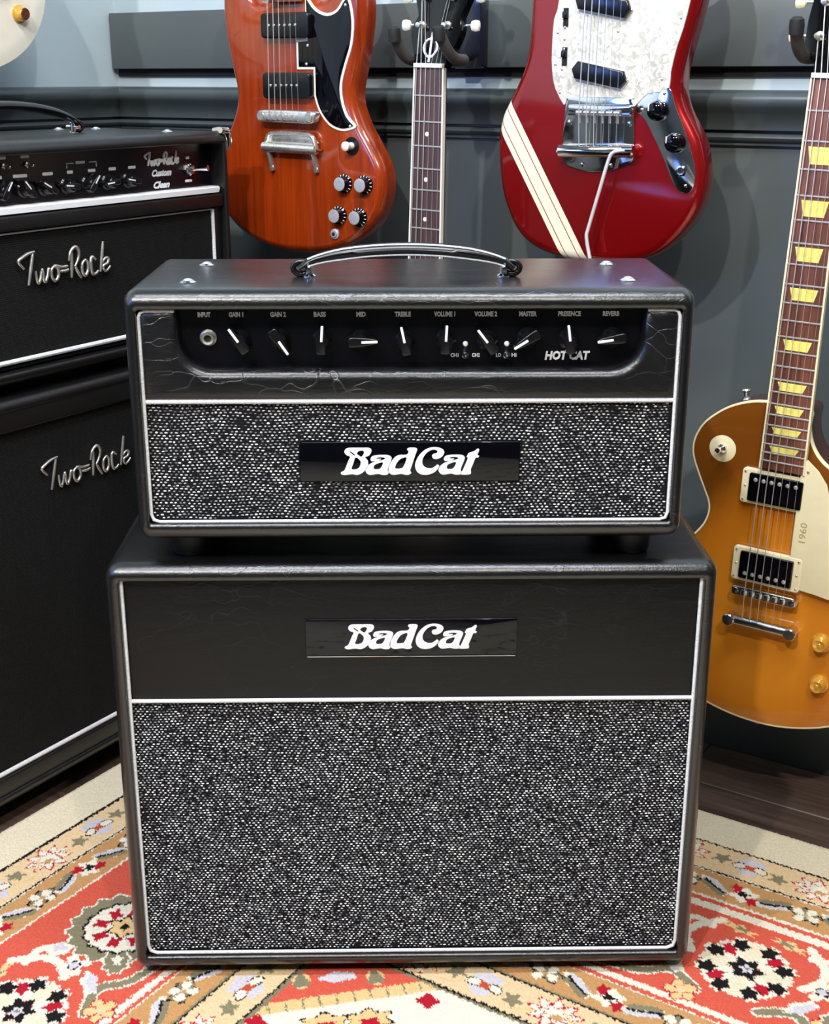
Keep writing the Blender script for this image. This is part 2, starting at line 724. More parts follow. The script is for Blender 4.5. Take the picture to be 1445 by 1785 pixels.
# ------------------------------------------------------------------ the room frame
AL = math.radians(32.8)
EU = Vector((math.cos(AL), -math.sin(AL), 0))       # along the back wall, to the right
EN = Vector((-math.sin(AL), -math.cos(AL), 0))      # off the back wall, into the room
P0 = Vector((0.524, 0.513, 0))
U_CORNER = -1.235
ROT_BACK = -AL                 # local x = EU, local -y = EN
ROT_LEFT = PI / 2 - AL         # local x = -EN, local -y = EU


def RP(u, n, z=0.0):
    return P0 + EU * u + EN * n + Vector((0, 0, z))


CORNER = RP(U_CORNER, 0)
U_END, N_END, Z_CEIL = 2.05, 3.25, 2.6


def struct(name, g, mat, loc, rot, angle=30):
    o = mk(name, g, mat, None, angle)
    o.location = loc
    o.rotation_euler = (0, 0, rot)
    o['kind'] = 'structure'
    return o


# back wall and left wall: painted light above the rail, dark below
ZR0, ZR1 = 0.867, 0.936
LEN_B, LEN_L = U_END - U_CORNER, N_END
wb = struct('wall_back', G().box(-0.12, LEN_B, 0, 0.12, 0, ZR0 + 0.03), 'lower', CORNER, ROT_BACK)
mk('upper_wall', G().box(-0.12, LEN_B, 0, 0.12, ZR0 + 0.03, Z_CEIL), 'upper', wb)
wl = struct('wall_left', G().box(-LEN_L, 0, 0, 0.12, 0, ZR0 + 0.03), 'lower', CORNER, ROT_LEFT)
mk('upper_wall', G().box(-LEN_L, 0, 0, 0.12, ZR0 + 0.03, Z_CEIL), 'upper', wl)
wr_ = struct('wall_right', G().box(0, LEN_L, 0, 0.12, 0, ZR0 + 0.03), 'lower', RP(U_END, 0), ROT_LEFT + PI)
mk('upper_wall', G().box(0, LEN_L, 0, 0.12, ZR0 + 0.03, Z_CEIL), 'lower', wr_)
wf_ = struct('wall_front', G().box(0, LEN_B, 0, 0.12, 0, ZR0 + 0.03), 'lower', RP(U_END, N_END), ROT_BACK + PI)
mk('upper_wall', G().box(0, LEN_B, 0, 0.12, ZR0 + 0.03, Z_CEIL), 'lower', wf_)
struct('ceiling', G().box(-0.12, LEN_B + 0.12, -LEN_L - 0.12, 0.12, Z_CEIL, Z_CEIL + 0.1), 'ceil', CORNER, ROT_BACK)
RAIL = [(0, ZR0), (-0.006, ZR0), (-0.006, ZR0 + 0.004), (-0.011, ZR0 + 0.006), (-0.013, ZR0 + 0.010), (-0.011, ZR0 + 0.014),
        (-0.006, ZR0 + 0.016), (-0.006, ZR0 + 0.019), (-0.014, ZR0 + 0.0195), (-0.0145, ZR0 + 0.026), (-0.018, ZR0 + 0.034),
        (-0.024, ZR0 + 0.042), (-0.031, ZR0 + 0.048), (-0.034, ZR0 + 0.053), (-0.034, ZR0 + 0.059), (-0.031, ZR0 + 0.064),
        (-0.024, ZR1 - 0.002), (-0.018, ZR1), (0, ZR1)]


def rail(name, x0, x1, rot):
    g = G()
    g.loops([[(x0, y, z) for y, z in RAIL], [(x1, y, z) for y, z in RAIL]])
    return struct(name, g, 'railp', CORNER, rot, 50)


rail('trim_1', 0.0, LEN_B, ROT_BACK)
rail('trim_2', -LEN_L, 0.0, ROT_LEFT)
# hanger board along the back wall, with its shadow below painted as a black strip
hb = struct('trim_3', G().box(0.004, LEN_B, -0.016, 0, 0.9645, 1.054, 0.0015), 'lower', CORNER, ROT_BACK)
mk('painted_shadow_strip', G().prism([(0.006, 0.952), (LEN_B, 0.952), (LEN_B, 0.9645), (0.006, 0.9645)], -0.004, 0.0), 'gap', hb)
hb2 = struct('trim_4', G().box(-LEN_L, -0.6, -0.016, 0, 1.62, 1.71, 0.0015), 'lower', CORNER, ROT_LEFT)
struct('baseboard_back', G().box(0, LEN_B, -0.014, 0, 0, 0.11, 0.003), 'railp', CORNER, ROT_BACK)
struct('baseboard_left', G().box(-LEN_L, 0, -0.014, 0, 0, 0.11, 0.003), 'railp', CORNER, ROT_LEFT)

# floor: a slab with planks running along the back wall
fl = struct('floor', G().box(-0.05, LEN_B, -N_END, 0.1, -0.06, -0.014), 'gap', CORNER, ROT_BACK)
PW = 0.127
row = 0
yy = -0.0
while yy > -N_END + 0.05:
    xx = -0.05 - (row * 0.43) % 1.2
    while xx < LEN_B:
        x0, x1 = max(xx, -0.05), min(xx + 1.2, LEN_B)
        if x1 - x0 > 0.02:
            g = G()
            g.loops([[(x0 + i, yy - PW + i, z), (x1 - i, yy - PW + i, z), (x1 - i, yy - i, z), (x0 + i, yy - i, z)]
                     for i, z in ((0.0004, -0.014), (0.0004, -0.001), (0.0014, 0.0))])
            mk('plank', g, 'plank', fl, 20)
        xx += 1.2
    yy -= PW
    row += 1

# ------------------------------------------------------------------ rug
RU0, RN0, RZ = -0.782, 0.209, 0.012


def build_rug():
    us = np.concatenate([np.arange(0, 1.08, 0.0016), np.arange(1.08, 1.62, 0.0034), np.arange(1.62, 1.9, 0.02)]) + RU0
    ns = np.concatenate([np.arange(0, 0.88, 0.0016), np.arange(0.88, 1.45, 0.0034), np.arange(1.45, 2.3, 0.02)]) + RN0
    nu, nn = len(us), len(ns)
    UU, NN = np.meshgrid(us, ns, indexing='ij')
    # knotted edges: jitter the place where each knot samples the design
    ju = UU + RNG.normal(0, 0.0007, UU.shape)
    jn = NN + RNG.normal(0, 0.0007, UU.shape)
    ca = np.zeros((nu, nn, 3))
    C = {k: np.array(S(*v)[:3]) for k, v in dict(
        cream=(226, 213, 182), peach=(226, 196, 152), ochre=(194, 146, 94), coral=(208, 90, 70), olive=(134, 126, 98),
        black=(28, 25, 25), lav=(204, 198, 202), crim=(178, 28, 44), white=(230, 222, 200), tan=(226, 190, 132),
        rust=(190, 80, 50)).items()}
    eu, en = ju - RU0, jn - RN0
    e = np.minimum(eu, en)
    wob = 0.0006 * np.sin(UU * 700) + 0.0006 * np.sin(NN * 640)
    e = e + wob
    bands = [(-1, 'cream'), (0.0750, 'black'), (0.0790, 'peach'), (0.1335, 'white'), (0.1345, 'black'), (0.1378, 'white'),
             (0.139, 'ochre'), (0.189, 'white'), (0.1935, 'coral'), (0.2005, 'white'), (0.2135, 'coral'),
             (0.382, 'white'), (0.391, 'coral'), (0.3965, 'white'), (0.3985, 'ochre'), (0.4460, 'olive'), (0.4485, 'black'),
             (0.452, 'peach'), (0.503, 'black'), (0.5065, 'olive'), (0.511, 'coral')]
    for b0, c in bands:
        ca[e > b0] = C[c]
    ca[(e > 0.1925) & (e < 0.2150) & (eu < en)] = C['coral']
    inner = e > 0.511
    dg = eu + en
    ca[inner & (dg > 1.141)] = C['tan']
    ca[inner & (dg > 1.165)] = C['white']
    k = inner & (dg > 1.141) & (dg < 1.165) & (np.abs(((eu - en) * 1.0) % 0.026 - 0.013) < 0.0012)
    ca[k] = C['olive']

    def win(cu, cn, r):
        a0, a1 = np.searchsorted(us, [cu - r, cu + r])
        b0, b1 = np.searchsorted(ns, [cn - r, cn + r])
        return slice(a0, a1), slice(b0, b1)

    def side(sd, t, ee):
        return (t, RN0 + ee) if sd == 'R' else (RU0 + ee, t)

    def ell(sd, t, ee, a, b, rot, col, jag=0.0, k=6, ph=0.0):
        """ellipse in along-edge / across-edge coordinates, with an optionally jagged outline"""
        cu, cn = side(sd, t, ee)
        r = max(a, b) * 1.4 + 0.004
        w = win(cu, cn, r)
        x, y = ju[w] - cu, jn[w] - cn
        if sd == 'L':
            x, y = y, x
        c, s = math.cos(rot), math.sin(rot)
        p, q = (x * c + y * s) / a, (-x * s + y * c) / b
        d = np.hypot(p, q)
        if jag:
            d = d * (1 + jag * np.cos(k * np.arctan2(q, p) + ph))
        ca[w][d < 1] = C[col]

    def ring(sd, t, ee, a, b, rot, col, wd, jag=0.0, k=6):
        cu, cn = side(sd, t, ee)
        r = max(a, b) * 1.5 + 0.004
        w = win(cu, cn, r)
        x, y = ju[w] - cu, jn[w] - cn
        if sd == 'L':
            x, y = y, x
        c, s = math.cos(rot), math.sin(rot)
        p, q = (x * c + y * s) / a, (-x * s + y * c) / b
        d = np.hypot(p, q)
        if jag:
            d = d * (1 + jag * np.cos(k * np.arctan2(q, p)))
        ca[w][np.abs(d - 1) < wd / max(a, b)] = C[col]

    def stroke(sd, pts, col, wd):
        pts = smooth(pts, 4, False)
        for (t0, e0), (t1, e1) in zip(pts[:-1], pts[1:]):
            a, b = side(sd, t0, e0), side(sd, t1, e1)
            w = win((a[0] + b[0]) / 2, (a[1] + b[1]) / 2, 0.03 + math.hypot(b[0] - a[0], b[1] - a[1]))
            dx, dy = b[0] - a[0], b[1] - a[1]
            L = max(dx * dx + dy * dy, 1e-9)
            s = np.clip(((ju[w] - a[0]) * dx + (jn[w] - a[1]) * dy) / L, 0, 1)
            d = np.hypot(ju[w] - a[0] - s * dx, jn[w] - a[1] - s * dy)
            ca[w][d < wd] = C[col]

    def leaf(sd, t, ee, rot, fl):
        ell(sd, t, ee, 0.024, 0.009, rot, 'white', 0.08, 5)
        ell(sd, t, ee + 0.003 * fl, 0.021, 0.0068, rot, 'olive', 0.1, 4)
        ell(sd, t, ee - 0.0035 * fl, 0.020, 0.0052, rot, 'lav', 0.1, 4)
        stroke(sd, [(t - 0.016 * math.cos(rot), ee - 0.016 * math.sin(rot)), (t, ee + 0.001), (t + 0.017 * math.cos(rot), ee + 0.017 * math.sin(rot))], 'black', 0.0017)

    def crimson(sd, t, ee, rot):
        ell(sd, t, ee, 0.016, 0.014, 0, 'white', 0.15, 6)
        c, s = math.cos(rot), math.sin(rot)
        ell(sd, t + 0.014 * c, ee + 0.014 * s, 0.009, 0.006, rot + 0.5, 'crim', 0.2, 5)
        ell(sd, t - 0.014 * c, ee - 0.014 * s, 0.009, 0.006, rot + 0.5, 'crim', 0.2, 5)
        ell(sd, t, ee, 0.0068, 0.005, 0.3, 'black', 0.3, 4)
        ell(sd, t + 0.006, ee + 0.002, 0.003, 0.003, 0, 'white')

    def pale(sd, t, ee):
        ell(sd, t, ee, 0.019, 0.012, 0.2, 'black', 0.2, 5)
        ell(sd, t, ee, 0.0165, 0.0098, 0.2, 'olive', 0.2, 5)
        for a in (0.4, 2.1, 3.6, 5.2):
            ell(sd, t + 0.0105 * math.cos(a), ee + 0.009 * math.sin(a), 0.007, 0.0052, a, 'white', 0.1, 3)
        ell(sd, t, ee, 0.004, 0.003, 0, 'ochre')

    def vine(sd, t0, t1, mid, per, ph, flip=1):
        """leaf / crimson flower / leaf / pale flower along an ochre band"""
        n = int((t1 - t0) / per) + 2
        for i in range(-1, n):
            t = ph + (math.floor((t0 - ph) / per) + i) * per
            leaf(sd, t - per * 0.25, mid, 0.55 * flip, 1)
            leaf(sd, t + per * 0.25, mid, -0.35 * flip, -1)
            pale(sd, t + per * 0.5, mid)
            crimson(sd, t, mid, 0.6 * flip)

    def peachband(sd, t0, t1, mid, per, ph):
        n = int((t1 - t0) / per) + 2
        for i in range(-1, n):
            t = ph + (math.floor((t0 - ph) / per) + i) * per
            # lavender butterfly flower with an orange heart
            stroke(sd, [(t - per * 0.48, mid - 0.012), (t - per * 0.25, mid + 0.016), (t, mid - 0.01), (t + per * 0.25, mid + 0.014), (t + per * 0.5, mid - 0.012)], 'tan', 0.0014)
            ell(sd, t, mid - 0.010, 0.017, 0.011, 0, 'lav', 0.15, 5)
            ell(sd, t, mid + 0.009, 0.012, 0.009, 0, 'lav', 0.15, 5)
            for s in (-1, 1):
                ell(sd, t + s * 0.013, mid, 0.0105, 0.0068, 0.3 * s, 'black')
                ell(sd, t + s * 0.013, mid, 0.0090, 0.0053, 0.3 * s, 'white')
            ell(sd, t, mid, 0.007, 0.0055, 0, 'rust', 0.25, 4)
            for s in (-1, 1):
                ell(sd, t + s * 0.037, mid + 0.004 * s, 0.0095, 0.008, 0.6 * s, 'olive', 0.3, 5)
            # red-edged white blossom
            tt = t + per * 0.5
            ell(sd, tt, mid, 0.026, 0.020, 0, 'crim', 0.22, 9)
            ell(sd, tt, mid, 0.0235, 0.0175, 0, 'white', 0.22, 9)
            ring(sd, tt, mid, 0.014, 0.0105, 0, 'crim', 0.0011, 0.25, 7)
            ell(sd, tt + 0.004, mid + 0.004, 0.007, 0.004, 0, 'ochre')

    def rosette_a(sd, t, ee):
        ell(sd, t, ee, 0.066, 0.066, 0, 'white', 0.05, 18)
        ell(sd, t, ee, 0.063, 0.063, 0, 'olive', 0.05, 18)
        for s in (-1, 1):
            ell(sd, t + s * 0.050, ee + 0.036, 0.024, 0.016, 0.7 * s, 'white', 0.1, 9)
            ell(sd, t + s * 0.050, ee + 0.036, 0.021, 0.013, 0.7 * s, 'olive', 0.1, 9)
            ell(sd, t + s * 0.048, ee + 0.036, 0.008, 0.005, 0.7 * s, 'white', 0.3, 5)
        ell(sd, t, ee, 0.0482, 0.0482, 0, 'black', 0.04, 16)
        ell(sd, t, ee, 0.045, 0.045, 0, 'white', 0.03, 16)
        for i in range(8):
            a = i * PI / 4 + 0.35
            ell(sd, t + 0.029 * math.cos(a), ee + 0.029 * math.sin(a), 0.0085, 0.0065, a, 'crim', 0.3, 4)
        ell(sd, t, ee, 0.018, 0.018, 0, 'black', 0.18, 6)
        ell(sd, t, ee, 0.0155, 0.0155, 0, 'tan', 0.18, 6)
        ell(sd, t, ee, 0.005, 0.005, 0, 'black', 0.2, 4)

    def rosette_b(sd, t, ee):
        for i in range(8):
            a = i * PI / 4 + 0.35
            x, y = t + 0.043 * math.cos(a), ee + 0.043 * math.sin(a)
            ell(sd, x, y, 0.0125, 0.011, a, 'white', 0.12, 8)
        for i in range(8):
            a = i * PI / 4 + 0.35 + PI / 8
            x, y = t + 0.032 * math.cos(a), ee + 0.032 * math.sin(a)
            ell(sd, x, y, 0.020, 0.0125, a, 'white', 0.08, 9)
            ell(sd, x, y, 0.018, 0.0105, a, 'cream' if i % 2 else 'white', 0.08, 9)
            if i % 2 == 0:
                ell(sd, x + 0.004 * math.cos(a), y + 0.004 * math.sin(a), 0.010, 0.0065, a, 'crim', 0.2, 5)
        for i in range(8):
            a = i * PI / 4 + 0.35
            x, y = t + 0.042 * math.cos(a), ee + 0.042 * math.sin(a)
            ell(sd, x, y, 0.0098, 0.0088, a, 'black', 0.2, 5)
        ell(sd, t, ee, 0.017, 0.015, 0.4, 'black', 0.22, 6)
        ell(sd, t + 0.002, ee, 0.0065, 0.006, 0, 'lav', 0.3, 5)
        ell(sd, t + 0.002, ee, 0.003, 0.003, 0, 'olive')

    def small(sd, t, ee, rot, cc='lav'):
        for i in range(4):
            a = rot + i * PI / 2
            ell(sd, t + 0.010 * math.cos(a), ee + 0.010 * math.sin(a), 0.0095, 0.0068, a, 'white', 0.1, 4)
        ell(sd, t, ee, 0.0078, 0.0068, 0, 'black', 0.15, 4)
        ell(sd, t, ee, 0.0058, 0.0050, 0, cc)

    def five(sd, t, ee):
        for i in range(5):
            a = i * 1.2566 + 0.4
            ell(sd, t + 0.010 * math.cos(a), ee + 0.010 * math.sin(a), 0.0095, 0.0075, a, 'crim')
            ell(sd, t + 0.010 * math.cos(a), ee + 0.010 * math.sin(a), 0.008, 0.0062, a, 'tan')
        ell(sd, t, ee, 0.005, 0.005, 0, 'peach')

    def unit(sd, t, mid):
        """one repeat of the main border about a black-petal rosette at t"""
        h = 0.165
        # olive stems and cream scrolls
        for s in (-1, 1):
            pts = [(t + s * 0.035, mid + 0.062), (t + s * 0.07, mid + 0.045), (t + s * 0.10, mid + 0.066), (t + s * h, mid + 0.074)]
            stroke(sd, pts, 'white', 0.0075)
            stroke(sd, pts, 'olive', 0.0052)
            pts = [(t + s * 0.052, mid - 0.072), (t + s * 0.075, mid - 0.045), (t + s * 0.078, mid - 0.02), (t + s * 0.064, mid + 0.0)]
            stroke(sd, pts, 'white', 0.0055)
            stroke(sd, [(t + s * 0.058, mid - 0.055), (t + s * 0.082, mid - 0.06), (t + s * 0.1, mid - 0.045)], 'white', 0.005)
            ell(sd, t + s * 0.095, mid - 0.040, 0.015, 0.010, 0.5 * s, 'white', 0.15, 5)
            ell(sd, t + s * 0.100, mid - 0.043, 0.010, 0.0075, 0.5 * s, 'lav', 0.15, 5)
            ell(sd, t + s * 0.072, mid + 0.030, 0.020, 0.0085, -0.9 * s, 'white', 0.15, 5)
            ell(sd, t + s * 0.074, mid + 0.032, 0.016, 0.006, -0.9 * s, 'lav', 0.15, 5)
            ell(sd, t + s * 0.030, mid - 0.066, 0.018, 0.006, 0.2, 'tan', 0.3, 6)
            ell(sd, t + s * 0.026, mid - 0.066, 0.008, 0.0035, 0.2, 'olive', 0.3, 4)
        small(sd, t + 0.084, mid - 0.006, 0.4)
        small(sd, t - 0.084, mid - 0.006, 0.9)
        five(sd, t - 0.047, mid + 0.073)
        five(sd, t + 0.105, mid + 0.045)
        rosette_b(sd, t, mid)
        rosette_a(sd, t + h, mid - 0.008)
        rosette_a(sd, t - h, mid - 0.008)

    for sd, t0, t1, b_at, ochre_ph, ochre_in, peach_ph, peach_in in (
            ('R', -0.30, 0.95, 0.140, 0.092, 0.034, 0.079, -0.09),
            ('L', 0.60, 2.2, 0.990, 0.762, 0.95, 0.689, 0.83)):
        for i in range(-2, 4):
            t = b_at + i * 0.33
            if t0 - 0.1 < t < t1:
                unit(sd, t, 0.2965)
        vine(sd, t0, t1, 0.164, 0.150, ochre_ph, 1 if sd == 'R' else -1)
        vine(sd, t0 + 0.15, t1, 0.423, 0.155, ochre_in)
        peachband(sd, t0, t1, 0.106, 0.172, peach_ph)
        peachband(sd, t0 + 0.2, t1, 0.478, 0.172, peach_in)
    # field corner: olive buds on coral, flowers on ivory
    for (u, n) in ((-0.262, 0.790), (-0.197, 0.741)):
        ell('R', u, n - RN0, 0.013, 0.010, 0.8, 'tan')
        ell('R', u, n - RN0, 0.011, 0.008, 0.8, 'olive', 0.25, 3)
    ell('R', -0.232, 0.762 - RN0, 0.020, 0.008, -0.75, 'lav', 0.1, 5)
    for (u, n) in ((-0.128, 0.742), (-0.262, 0.868)):
        ell('R', u, n - RN0, 0.011, 0.010, 0.3, 'crim', 0.2, 4)
    for (u, n) in ((-0.165, 0.80), (-0.20, 0.83), (-0.12, 0.86), (-0.02, 0.84)):
        ell('R', u, n - RN0, 0.024, 0.015, -0.7, 'black', 0.2, 6)
        ell('R', u, n - RN0, 0.022, 0.013, -0.7, 'tan', 0.2, 6)
        ell('R', u + 0.003, n - RN0 + 0.003, 0.010, 0.006, -0.7, 'crim', 0.25, 4)

    # scattered blossoms and sprays over the ivory field
    rr = random.Random(11)
    for i in range(9):
        for j in range(9):
            u = -0.12 + i * 0.125 + 0.06 * (j % 2) + rr.uniform(-0.02, 0.02)
            n = 0.84 + j * 0.105 + rr.uniform(-0.02, 0.02)
            if (u - RU0) + (n - RN0) < 1.27 or n - RN0 < 0.56:
                continue
            ang = rr.uniform(-1.2, 1.2)
            stroke('R', [(u - 0.045, n - RN0 - 0.02), (u, n - RN0), (u + 0.04, n - RN0 - 0.03)], 'olive', 0.002)
            leaf('R', u + 0.035, n - RN0 - 0.012, ang, 1)
            if (i + j) % 3 == 0:
                small('R', u, n - RN0, ang, 'rust')
            elif (i + j) % 3 == 1:
                crimson('R', u, n - RN0, ang)
            else:
                five('R', u, n - RN0)

    ca *= RNG.normal(1.0, 0.05, (nu, nn, 1)).clip(0.8, 1.2)
    edge = np.minimum(np.minimum(UU - RU0, NN - RN0), 0.012) / 0.012
    hz = np.minimum(RZ, RZ * (0.35 + 0.65 * np.sqrt(np.clip(edge, 0, 1))) + RNG.normal(0, 0.0004, UU.shape))
    # vertices relative to the rug's back left corner: local x = EU, local y = -EN
    top = np.stack([UU - RU0, -(NN - RN0), hz], -1).reshape(-1, 3)
    idx = np.arange(nu * nn).reshape(nu, nn)
    q = np.stack([idx[:-1, :-1], idx[:-1, 1:], idx[1:, 1:], idx[1:, :-1]], -1).reshape(-1, 4)
    me = bpy.data.meshes.new('rug')
    # skirt down to the floor and a bottom sheet
    rim = np.concatenate([idx[:, 0], idx[-1, 1:], idx[::-1, -1][1:], idx[0, ::-1][1:-1]])
    low = top[rim].copy()
    low[:, 2] = 0.0006
    nv = len(top)
    allv = np.concatenate([top, low])
    r = len(rim)
    a = np.arange(r)
    b = (a + 1) % r
    sk = np.stack([rim[a], rim[b], nv + b, nv + a], -1)
    faces = np.concatenate([q, sk])
    me.vertices.add(len(allv))
    me.vertices.foreach_set('co', allv.astype(np.float32).ravel())
    me.loops.add(faces.size)
    me.loops.foreach_set('vertex_index', faces.astype(np.int32).ravel())
    me.polygons.add(len(faces))
    me.polygons.foreach_set('loop_start', np.arange(0, faces.size, 4, dtype=np.int32))
    me.polygons.foreach_set('loop_total', np.full(len(faces), 4, dtype=np.int32))
    me.update(calc_edges=True)
    at = me.color_attributes.new('wool', 'FLOAT_COLOR', 'POINT')
    cc = np.ones((len(allv), 4), np.float32)
    cc[:nv, :3] = ca.reshape(-1, 3)
    cc[nv:, :3] = C['cream']
    at.data.foreach_set('color', cc.ravel())
    me.shade_smooth()
    me.materials.append(M['rug'])
    o = bpy.data.objects.new('patterned_rug', me)
    COL.objects.link(o)
    o.location = RP(RU0, RN0)
    o.rotation_euler = (0, 0, ROT_BACK)
    tag(o, 'coral, ochre and cream floral wool rug lying on the dark plank floor', 'rug')


build_rug()

# ------------------------------------------------------------------ amplifiers
YAW = math.radians(0.9)


def shell(w, z0, z1, depth, lip, lz=None, rc=0.014):
    """covered cabinet: tube with a bull-nosed front edge, closed at the back"""
    cz, h = (z0 + z1) / 2, z1 - z0
    g = G()
    prof = []          # (inset, y)
    prof.append((0.006, depth))
    prof.append((0.0015, depth - 0.002))
    prof.append((0.0, depth - 0.007))
    prof.append((0.0, 0.034))
    n = 8
    lz = lz or lip * 1.25
    q = lz / lip
    yf = lz * 0.98
    for k in range(n + 1):
        a = k / n * PI / 2
        prof.append((lip * 0.74 * (1 - math.cos(a)), yf - yf * math.sin(a)))
    for k in range(1, 5):
        a = k / 4 * PI / 2
        prof.append((lip * 0.74 + lip * 0.26 * math.sin(a), lip * 0.26 * (1 - math.cos(a))))
    prof.append((lip, 0.045))
    loops = []
    for t, y in prof:
        loops.append([(x, y, z) for x, z in rrect(0, cz, w - 2 * t, h - 2 * t * q, max(rc - t, 0.003), 6)])
    g.loops([lp[::-1] for lp in loops], True, False)
    g.f.append(tuple(range(len(g.v) - len(loops[0]), len(g.v))))      # inner back board closes the tube
    return g


def weave(x0, x1, z0, z1, y, px=0.0046, pz=0.0030, hole=None):
    """salt-and-pepper threads: small raised stitches in staggered rows"""
    nr, nc = int((z1 - z0) / pz), int((x1 - x0) / px)
    g = G()
    for j in range(nr):
        for i in range(nc):
            x = x0 + (i + 0.5 + 0.5 * (j % 2)) * px
            z = z0 + (j + 0.5) * pz
            x += 0.0012 * math.sin(z * 95 + 1.7 * math.sin(x * 37)) + random.gauss(0, 0.00035)
            z += 0.0009 * math.sin(x * 70 + 2.1 * math.sin(z * 33)) + random.gauss(0, 0.0002)
            if x < x0 + 0.0015 or x > x1 - 0.0015 or z < z0 + 0.001 or z > z1 - 0.001 or random.random() < 0.04:
                continue
            if hole and hole[0] < x < hole[1] and hole[2] < z < hole[3]:
                continue
            a = px * 0.34 * random.uniform(0.7, 1.2)
            b = pz * 0.27 * random.uniform(0.75, 1.25)
            k = len(g.v)
            sl = random.uniform(-0.0003, 0.0003)
            g.v += [(x - a, y, z - sl), (x - a * 0.5, y, z - b), (x + a * 0.5, y, z - b), (x + a, y, z + sl), (x + a * 0.5, y, z + b),
                    (x - a * 0.5, y, z + b), (x - a * 0.4, y - 0.0010, z), (x + a * 0.4, y - 0.0010, z)]
            g.f += [(k, k + 1, k + 6), (k + 1, k + 2, k + 7, k + 6), (k + 2, k + 3, k + 7), (k + 3, k + 4, k + 7),
                    (k + 4, k + 5, k + 6, k + 7), (k + 5, k, k + 6)]
    return g


def bar(x0, z0, x1, z1, y, r):
    return G().tube([(x0, y, z0), (x1, y, z1)], r, 8)


LETTERS = {
    'B': [[(105, 85), (125, 65), (160, 59), (250, 59), (335, 60), (360, 80), (354, 108), (335, 135), (300, 150), (325, 182), (326, 225),
           (306, 266), (270, 300), (225, 319), (170, 313), (90, 320), (64, 302), (78, 287), (100, 275), (120, 230), (140, 180), (155, 145),
           (125, 130), (105, 108)],
          [(238, 92), (275, 86), (289, 100), (281, 125), (262, 146), (240, 132), (222, 116)],
          [(207, 152), (240, 168), (256, 195), (248, 236), (222, 262), (170, 263), (188, 205)],
          [(152, 90), (172, 101), (205, 126), (196, 132), (164, 110)]],
    'a': [[(350, 170), (365, 142), (410, 131), (480, 128), (530, 135), (551, 156), (540, 195), (522, 240), (513, 275), (522, 300), (505, 319),
           (460, 320), (420, 311), (345, 320), (311, 302), (301, 272), (318, 236), (355, 208), (395, 190), (360, 188)],
          [(388, 226), (440, 203), (468, 204), (452, 245), (430, 265), (383, 263)],
          [(405, 156), (450, 150), (486, 156), (478, 172), (425, 186), (452, 166), (415, 165)]],
    'd': [[(697, 76), (718, 61), (780, 62), (794, 80), (780, 120), (760, 180), (740, 240), (728, 280), (738, 302), (715, 319), (680, 320),
           (640, 312), (565, 320), (527, 300), (521, 262), (540, 205), (580, 152), (625, 130), (692, 126), (712, 98)],
          [(625, 176), (660, 157), (692, 154), (682, 200), (660, 245), (640, 259), (588, 259), (592, 222)]],
    'C': [[(1052, 105), (1036, 76), (990, 58), (930, 58), (870, 80), (815, 130), (782, 190), (774, 240), (790, 287), (830, 316), (890, 321),
           (950, 302), (990, 266), (1004, 235), (985, 224), (965, 240), (930, 259), (890, 256), (856, 235), (843, 200), (850, 160),
           (880, 115), (920, 86), (960, 80), (986, 94), (976, 115), (950, 120), (934, 140), (950, 166), (990, 168), (1032, 145)]],
    't': [[(1288, 112), (1335, 96), (1368, 72), (1384, 84), (1368, 130), (1384, 141), (1372, 158), (1350, 160), (1326, 220), (1306, 272),
           (1309, 302), (1295, 319), (1215, 320), (1208, 302), (1225, 285), (1245, 240), (1275, 165), (1264, 150), (1274, 130)]],
}


def badge_letters(parent, x0, z0, w, y):
    """the two-word logo, letter by letter; x0,z0 lower left of the word, w its width"""
    k = w / (1384 - 64)
    for ch, off in (('B', 0), ('a', 0), ('d', 0), ('C', 0), ('a', 697), ('t', 0)):
        loops = [smooth([(p[0] + off, p[1]) for p in lp], 3) for lp in LETTERS[ch]]
        fill('letter', loops, 0.0006, 'white', parent, lambda q: (x0 + (q[0] - 64) * k, z0 + (320 - q[1]) * k * 1.03), y)


def chicken_knob(parent, x, z, y, ang):
    """pointer knob: round skirt, tapered pointer bar, white line"""
    g = G()
    g.lathe([(0.0098, 0), (0.0098, 0.003), (0.0080, 0.005), (0.0072, 0.013), (0.0060, 0.0145), (0.0, 0.0145)], (0, 0, 0), (0, -1, 0), 20)
    g.prism(smooth([(-0.0046, -0.0105), (0.0, -0.0118), (0.0046, -0.0105), (0.0042, 0.0), (0.0026, 0.0125), (0.0, 0.0160), (-0.0026, 0.0125), (-0.0042, 0.0)], 3),
            -0.0165, -0.002, 0.0012)
    rot = Matrix.Translation((x, y, z)) @ Matrix.Rotation(math.radians(ang), 4, 'Y')
    o = mk('knob', G().add(g, rot), 'black', parent)
    p = G().box(-0.0012, 0.0012, -0.0175, -0.0160, 0.0005, 0.0158, 0.0006)
    mk('pointer_line', G().add(p, rot), 'white', o)
    return o


def top_screw(parent, x, y, z):
    o = mk('cup_screw', G().lathe([(0.0085, -0.0004), (0.0085, 0.0006), (0.0055, 0.0022), (0.0048, 0.0018)], (x, y, z), (0, 0, 1), 18), 'chrome', parent)
    mk('screw_head', G().lathe([(0.0046, 0), (0.0042, 0.0014), (0.002, 0.0022), (0.0, 0.0024)], (x, y, z + 0.0014), (0, 0, 1), 14), 'steel', o)


